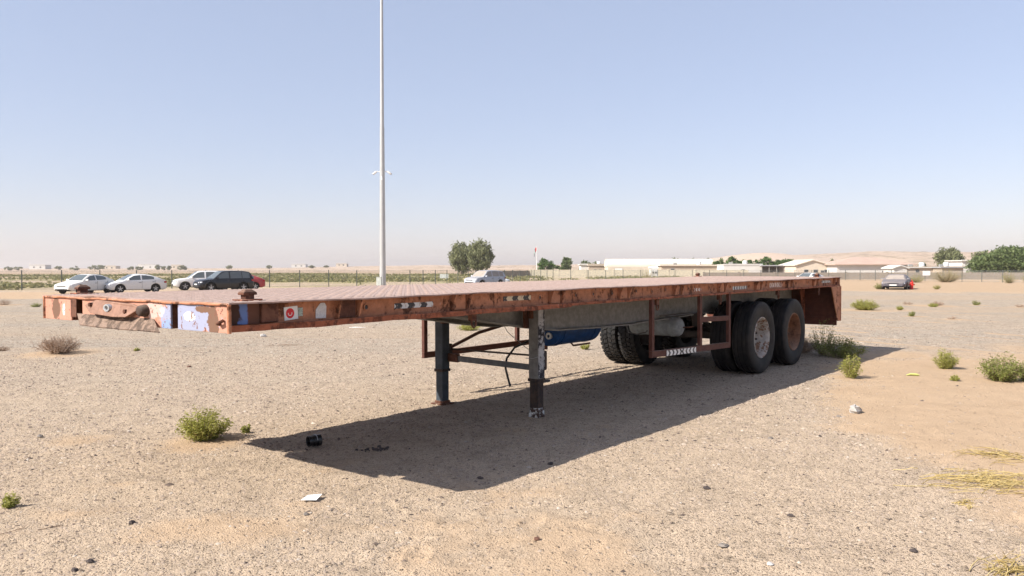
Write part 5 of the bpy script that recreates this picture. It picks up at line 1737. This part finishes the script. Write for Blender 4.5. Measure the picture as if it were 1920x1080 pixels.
# ---- near shrubs and weeds
def shrub(name, label, x, y, w_, h, kind, seed, group='weeds growing on the lot', n=None, cat='shrub'):
    g = np.random.default_rng(seed)
    T = thing(name, label, cat, (x, y, gz(x, y)), 0, group)
    ns = n or max(10, int(60 * w_))
    mb = MB()
    V_, F_ = [], []
    tips = []
    for k in range(ns):
        a = g.random() * 6.283
        r = w_ / 2 * (0.15 + 0.85 * g.random() ** 0.6)
        hh = h * (1.0 - 0.55 * (r / (w_ / 2)) ** 2) * (0.55 + 0.5 * g.random())
        b = np.array([r * 0.18 * math.cos(a), r * 0.18 * math.sin(a), -0.01])
        tip = np.array([r * math.cos(a), r * math.sin(a), max(hh, 0.02)])
        mid = b * 0.45 + tip * 0.55 + np.array([0, 0, -0.10 * hh]) + g.normal(0, 0.03 * w_, 3) * 0.6
        mid[2] = max(mid[2], 0.01)
        rr = 0.0028 + 0.003 * w_
        mb.tube([b, mid, tip], [rr, rr * 0.7, rr * 0.3], 3, cap=False)
        if kind in ('dry',):
            for q in range(4):
                u = 0.35 + 0.6 * g.random()
                s0 = mid * (1 - u) + tip * u
                e = s0 + g.normal(0, 1, 3) * w_ * 0.09 + np.array([0, 0, 0.05 * h])
                e[2] = max(e[2], 0.01)
                mb.tube([s0, e], [rr * 0.5, rr * 0.25], 3, cap=False)
        for u in np.linspace(0.25, 1.0, 6):
            tips.append((b * (1 - u) ** 2 + 2 * mid * u * (1 - u) + tip * u * u))
    C = np.array(tips)
    stemmat = {'dry': 'leaf_dry', 'weed': 'twig', 'dark': 'twig', 'mixed': 'twig'}[kind]
    obj('stems', mb, M[stemmat], T)
    lsz = {'dry': 0.010, 'weed': 0.0115, 'dark': 0.0125, 'mixed': 0.0125}[kind] * (0.75 + 0.5 * min(w_, 1.5))
    per = {'dry': 2, 'weed': 12, 'dark': 11, 'mixed': 9}[kind]
    sp = np.full((len(C), 3), (0.02 + 0.035 * w_) * (1.0 if w_ > 0.2 else 0.6))
    V, F = leaves(C, per, sp, lsz, g, elong=2.4, up=0.5)
    V[:, 2] = np.maximum(V[:, 2], 0.003)
    obj('foliage', mesh_np('foliage', V, F), M[{'dry': 'leaf_dry', 'weed': 'leaf_weed', 'dark': 'leaf_weed_dark', 'mixed': 'leaf_weed_dark'}[kind]], T)
    return T


shrub('dry_bush', 'pinkish dry tangled bush standing under the far nose corner', -8.12, 14.6, 0.82, 0.34, 'dry', 201, n=130)
shrub('weed', 'dry tuft at the left edge beside the tangled bush', -9.45, 15.1, 0.30, 0.09, 'dry', 202, n=30)
shrub('weed', 'bright yellow green weed in front of the shadow tip', -2.75, 7.25, 0.46, 0.30, 'weed', 203, n=75)
shrub('weed', 'single small sprig just right of the bright weed', -2.46, 7.54, 0.09, 0.09, 'weed', 204, n=7)
shrub('weed', 'spindly green seedling at the left edge of the foreground', -3.21, 5.2, 0.11, 0.10, 'weed', 205, n=7)
shrub('weed', 'upright pale green weed at the edge of the wheel shadow', 4.71, 11.3, 0.34, 0.34, 'weed', 206, n=45)
shrub('weed', 'round pale green weed right of the shadow end', 6.58, 12.35, 0.34, 0.32, 'weed', 207, n=55)
shrub('weed', 'big bushy green weed near the right edge', 6.62, 11.0, 0.58, 0.38, 'dark', 208, n=80)
shrub('weed', 'low green weed at the right edge touching the big bushy one', 6.98, 10.95, 0.40, 0.30, 'dark', 209, n=60)
shrub('weed', 'dark green shrub behind the rear wheels in the shadow', 5.62, 13.95, 0.85, 0.36, 'dark', 210, n=62)
shrub('weed', 'tall spindly stems rising from the dark shrub behind the wheels', 5.50, 14.35, 0.50, 0.68, 'mixed', 211, n=34)
shrub('dry_bush', 'brown dry bush under the trailer tail', 5.15, 14.75, 0.85, 0.30, 'dry', 212, n=130)
shrub('weed', 'wide low green mound beyond the trailer tail', 13.15, 30.4, 1.02, 0.42, 'weed', 213, n=150)
shrub('weed', 'small weed close beside the tail left of the wide mound', 11.85, 30.2, 0.40, 0.22, 'weed', 214, n=35)
shrub('weed', 'small round weed right of the wide mound', 14.45, 30.4, 0.28, 0.17, 'weed', 215, n=30)
shrub('weed', 'faint dry tuft left of the brownish mound in the middle distance', 17.2, 35.5, 0.45, 0.13, 'dry', 216, n=30)
shrub('weed', 'brownish dry mound in the right middle distance', 18.0, 34.5, 0.60, 0.20, 'dry', 217, n=60)
shrub('weed', 'green weed beside the brownish mound', 17.1, 33.1, 0.42, 0.17, 'weed', 218, n=40)
shrub('weed', 'small two toned tuft below the brownish mound', 12.85, 26.2, 0.30, 0.16, 'mixed', 219, n=25)
shrub('weed', 'tiny dry tuft alone on the gravel lane right of the two toned tuft', 13.26, 24.6, 0.28, 0.09, 'dry', 220, n=22)
shrub('weed', 'thin grey tuft in the right middle distance beyond the lane', 19.9, 35.0, 0.40, 0.20, 'mixed', 221, n=26)
shrub('weed', 'dry tuft at the right edge of the middle distance', 20.55, 33.0, 0.42, 0.14, 'dry', 222, n=30)
shrub('weed', 'weed at the left front wheel of the dusty sedan', 28.6, 63.5, 1.0, 0.55, 'dark', 223, n=70)
shrub('weed', 'little green weed on the lot edge right of the hydrant', 32.8, 63.0, 0.65, 0.42, 'weed', 224, n=40)
shrub('weed', 'small weed by the fence corner left of the dusty sedan', 41.5, 110.0, 1.6, 1.0, 'dark', 225, n=60)
shrub('weed', 'large reddish green bush against the right hand fence', 58.5, 110.0, 4.6, 2.0, 'mixed', 226, n=230)
shrub('weed', 'low dark bush left of the reddish fence bush', 54.8, 110.5, 2.2, 1.3, 'dark', 227, n=110)
shrub('weed', 'pale bush at the foot of the fence below the acacia', 61.5, 101.0, 2.0, 1.6, 'mixed', 228, n=110)
shrub('weed', 'pale bush at the right edge at the foot of the fence', 62.5, 98.5, 2.2, 1.7, 'mixed', 229, n=120)
shrub('weed', 'pale spiky bush in front of the cream wall', 26.3, 158.0, 3.2, 2.0, 'mixed', 230, n=90)
shrub('weed', 'green weed seen under the neck of the trailer', -1.05, 20.1, 0.62, 0.20, 'weed', 231, n=55)
shrub('weed', 'small weed seen between landing leg and far wheels', 1.38, 15.3, 0.20, 0.13, 'weed', 232, n=18)
shrub('weed', 'green weed seen through the side guard', 3.6, 19.0, 0.95, 0.28, 'weed', 233, n=70)
shrub('weed', 'faint weed at the left edge level with the nose', -24.2, 38.9, 0.7, 0.32, 'dry', 234, n=45)
shrub('weed', 'faint second weed at the left edge behind the nose', -21.1, 36.2, 0.5, 0.18, 'mixed', 235, n=30)
shrub('weed', 'tiny seedling on the gravel under the nose', -6.9, 15.0, 0.12, 0.07, 'weed', 236, n=8)
shrub('weed', 'tiny yellow seedling left of the big bushy weed', 5.98, 11.0, 0.16, 0.10, 'weed', 237, n=10)


def stalks(label, x, y, L, W, ang, n, seed, h=0.06, mat='straw'):
    g = np.random.default_rng(seed)
    T = thing('dry_stalks', label, 'stalks', (x, y, gz(x, y)), ang, 'uprooted yellow stalks on the sand')
    mb = MB()
    z0 = gz(x, y)
    ca_, sa_ = math.cos(ang), math.sin(ang)
    for k in range(n):
        cx, cy = g.normal(0, L * 0.24), g.normal(0, W * 0.42)
        th = g.normal(0, 0.55) + (0.9 * g.random() if k % 5 == 0 else 0)
        ln = min(L, 0.34) * (0.35 + 0.75 * g.random())
        hz_ = h * (0.15 + 0.85 * g.random() ** 2)
        bend = g.normal(0, 0.35)
        pts = []
        for q in np.linspace(-0.5, 0.5, 5):
            t_ = th + bend * q * 2
            lx, ly = cx + ln * q * math.cos(t_), cy + ln * q * math.sin(t_)
            wx, wy = x + lx * ca_ - ly * sa_, y + lx * sa_ + ly * ca_
            lift = 0.004 + hz_ * (0.5 - abs(q)) * 1.6 + (hz_ * 0.8 if (k % 4 == 0 and q > 0.3) else 0)
            pts.append((lx, ly, lift + gz(wx, wy) - z0))
        mb.tube(pts, [0.0022, 0.0026, 0.0024, 0.0019, 0.0011], 4, cap=False)
        for q in range(2):
            s0 = Vector(pts[2 + q]); e = s0 + Vector(g.normal(0, 1, 3)) * 0.03
            e.z = max(e.z, s0.z - 0.004)
            mb.tube([s0, e], [0.0014, 0.0007], 3, cap=False)
    obj('stems', mb, M[mat], T)
    return T
stalks('spread heap of uprooted yellow stalks on the sand at the right', 3.42, 5.75, 0.80, 0.42, rad(-8), 130, 301, 0.06)
stalks('second sprawl of yellow stalks above the heap at the right edge', 3.95, 6.55, 0.60, 0.24, rad(170), 42, 302, 0.04)
stalks('small twist of yellow stalks below the heap', 2.94, 5.25, 0.16, 0.05, rad(60), 12, 303, 0.02)
stalks('yellow stalks in the bottom right corner', 2.55, 4.12, 0.30, 0.12, rad(30), 34, 304, 0.04)
stalks('thin brown twigs lying on the gravel behind the nose', -4.5, 16.1, 0.55, 0.12, 0.2, 12, 305, 0.03, 'leaf_dry')
stalks('single brown twig lying in the left foreground', -2.84, 4.72, 0.22, 0.012, rad(25), 2, 306, 0.008, 'leaf_dry')

# ------------------------------------------------------------------ litter and stones
def stone_mat(key, col):
    t = NT(key)
    v = t.coord(True)
    c = t.ramp(t.noise(v, 40, 5, 0.7), [(0.3, tuple(q * 0.7 for q in col)), (0.7, tuple(min(1, q * 1.3) for q in col))])
    t.set(Base_Color=c, Roughness=0.9, Specular_IOR_Level=0.2)
    t.bump(t.noise(v, 70, 5, 0.7), 0.4, 0.003)
    M[key] = t.m
stone_mat('stone_dark', (0.075, 0.06, 0.055)); stone_mat('stone_grey', (0.22, 0.19, 0.165)); stone_mat('stone_white', (0.48, 0.45, 0.42)); stone_mat('stone_pale', (0.36, 0.335, 0.31)); stone_mat('stone_red', (0.17, 0.09, 0.065))


def stone(label, x, y, s, key, seed, flat=0.6, name='stone'):
    g = np.random.default_rng(seed)
    mb = MB()
    n, m = 7, 4
    for j in range(m + 1):
        ph = math.pi * j / m
        for k in range(n):
            a = 2 * math.pi * k / n + 0.3 * j
            r = s * (0.72 + 0.42 * g.random())
            mb.v.append((r * math.sin(ph) * math.cos(a) * 1.2, r * math.sin(ph) * math.sin(a), r * math.cos(ph) * flat))
    for j in range(m):
        for k in range(n):
            mb.f.append((j * n + k, (j + 1) * n + k, (j + 1) * n + (k + 1) % n, j * n + (k + 1) % n))
    o = obj(name, mb, M[key], loc=(x, y, gz(x, y) + s * flat * 0.45))
    o.rotation_euler = (0, 0, g.random() * 6)
    return tag(o, label, 'stone', 'loose stones on the lot')
for args in (('dark stone at the lower left corner of the picture', -2.21, 4.09, 0.020, 'stone_dark', 1), ('dark stone just above the lower left corner', -2.20, 4.22, 0.022, 'stone_dark', 2, 0.5),
             ('lone black pebble left of the white paper', -2.27, 4.84, 0.020, 'stone_dark', 3, 0.8), ('grey stone in the left middle ground level with the weed', -4.27, 7.35, 0.030, 'stone_grey', 4),
             ('dark stone in the sun right of the shadow corner', 1.35, 5.62, 0.026, 'stone_dark', 5), ('dark stone near the bottom right, left of the corner stalks', 2.17, 4.37, 0.022, 'stone_dark', 6, 0.5),
             ('pale pebble at the bottom edge right of centre', 1.33, 4.17, 0.018, 'stone_white', 7), ('black stone inside the tip of the shadow', -0.23, 5.9, 0.026, 'stone_dark', 8, 0.5),
             ('small dark stone inside the shadow right of its front tip', 0.30, 6.35, 0.024, 'stone_dark', 9), ('reddish stone in the foreground below the shadow tip', 0.14, 4.55, 0.020, 'stone_red', 10),
             ('dark flat stone at the bottom right of centre', 1.16, 4.45, 0.028, 'stone_grey', 11, 0.35), ('reddish stone alone on the gravel under the nose', -5.0, 12.6, 0.04, 'stone_red', 12, 0.4),
             ('dark stone right of the white paper', -1.27, 5.0, 0.018, 'stone_grey', 13), ('dark stone in the right foreground near the sand edge', 1.72, 5.0, 0.022, 'stone_dark', 14, 0.5),
             ('grey stone half way to the white rock', 2.32, 7.3, 0.026, 'stone_grey', 15), ('small stone beside the white rock', 3.35, 8.35, 0.026, 'stone_grey', 16)):
    stone(*args)
rk = stone('pale lump of broken concrete on the sand right of the shadow', 3.63, 8.6, 0.078, 'stone_pale', 17, 0.8, 'concrete_lump')
stone('white stone lying on the gravel behind the nose corner', -5.57, 18.25, 0.07, 'stone_white', 18, 0.6)

# white paper card lying face up
x, y = -1.32, 5.33
mb = MB()
vs = [(-0.055, -0.045, 0.0), (0.045, -0.045, 0.0), (0.060, 0.055, 0.012), (-0.035, 0.055, 0.004), (-0.055, -0.045, 0.0025), (0.045, -0.045, 0.0025), (0.060, 0.055, 0.0145), (-0.035, 0.055, 0.0065)]
mb.hexa(vs)
simple('paper', (0.80, 0.80, 0.79), 0.8, var=0.02)
o = obj('paper_card', mb, M['paper'], loc=(x, y, gz(x, y) + 0.012))
tag(o, 'square white card lying on the gravel in the foreground', 'card')

# black pipe coupling lying on its side in the shadow
x, y = -1.70, 6.98
cn = thing('pipe_coupling', 'short black pipe coupling lying open end out in the shadow tip', 'pipe', (x, y, gz(x, y)), rad(-52))
mb = MB().lathe([(0.040, -0.055), (0.046, -0.055), (0.046, -0.042), (0.042, -0.040), (0.042, 0.02), (0.049, 0.022), (0.049, 0.055), (0.043, 0.055), (0.036, 0.045), (0.036, -0.04)], 'y', 24, close=True)
simple('black_plastic', (0.012, 0.012, 0.013), 0.35, spec=0.5)
obj('sleeve', mb, M['black_plastic'], cn, smooth=35, loc=(0, 0, 0.05))
obj('collar', MB().lathe([(0.0425, -0.015), (0.050, -0.013), (0.050, 0.004), (0.0425, 0.006)], 'y', 24, close=True), M['black_plastic'], cn, smooth=35, loc=(0, 0, 0.05))
obj('end_cap', MB().lathe([(0.0, 0.03), (0.0355, 0.03), (0.0355, 0.036), (0.0, 0.036)], 'y', 20), M['dark_steel'], cn, loc=(0, 0, 0.05))
obj('wire_clip', MB().tube([(0.052 * math.cos(a), 0.012, 0.05 + 0.052 * math.sin(a)) for a in np.linspace(0.2, 3.4, 14)], 0.0025, 5), M['zinc'], cn)

# dark scrap of rubble in the shadow and a yellow scrap of plastic
g = np.random.default_rng(9)
mb = MB()
for k in range(26):
    cx, cy, s = g.normal(0, 0.11), g.normal(0, 0.035), 0.006 + 0.014 * g.random()
    mb.hexa([(cx - s, cy - s * .7, 0), (cx + s, cy - s, 0), (cx + s * .8, cy + s, 0), (cx - s, cy + s * .6, 0), (cx - s * .6, cy - s * .4, s), (cx + s * .5, cy - s * .6, s * 1.1), (cx + s * .5, cy + s * .5, s), (cx - s * .5, cy + s * .4, s * .9)])
o = obj('asphalt_crumbs', mb, M['stone_dark'], loc=(-1.13, 6.86, gz(-1.13, 6.86)))
tag(o, 'patch of black crumbs on the shaded gravel right of the coupling', 'crumbs', kind='stuff')
simple('plastic_yellow', (0.50, 0.52, 0.16), 0.5)
x, y = 5.66, 11.5
mb = MB().tube([(-0.09, 0, 0.012), (-0.03, 0.01, 0.022), (0.05, 0.0, 0.018), (0.09, -0.01, 0.012)], [0.006, 0.018, 0.020, 0.008], 6)
tag(obj('plastic_scrap', mb, M['plastic_yellow'], smooth=60, loc=(x, y, gz(x, y))), 'crumpled yellow green scrap on the sand beyond the lump', 'litter')
x, y = -4.0, 21.0
mb = MB().tube([(-0.20, 0, 0.004), (-0.06, 0.02, 0.008), (0.1, -0.02, 0.008), (0.22, 0.02, 0.004)], [0.004, 0.010, 0.010, 0.004], 6)
tag(obj('paper_scrap', mb, M['paper'], smooth=60, loc=(x, y, gz(x, y))), 'strip of white paper litter seen beyond the side rail', 'litter')
# ------------------------------------------------------------------ haze
t = NT('haze')
t.t.nodes.remove(t.b)
pv = t.n('VolumePrincipled', {'Color': (0.96, 0.88, 0.83, 1), 'Density': 0.00030, 'Anisotropy': 0.25})
t.t.links.new(pv.outputs[0], t.out.inputs['Volume'])
hz = obj('haze', MB().box(-6100, 6100, -6100, 6100, -14.0, 45.0), t.m)
tag(hz, 'thin dusty desert air over the whole lot', 'haze', kind='stuff')
hz.display_type = 'WIRE'
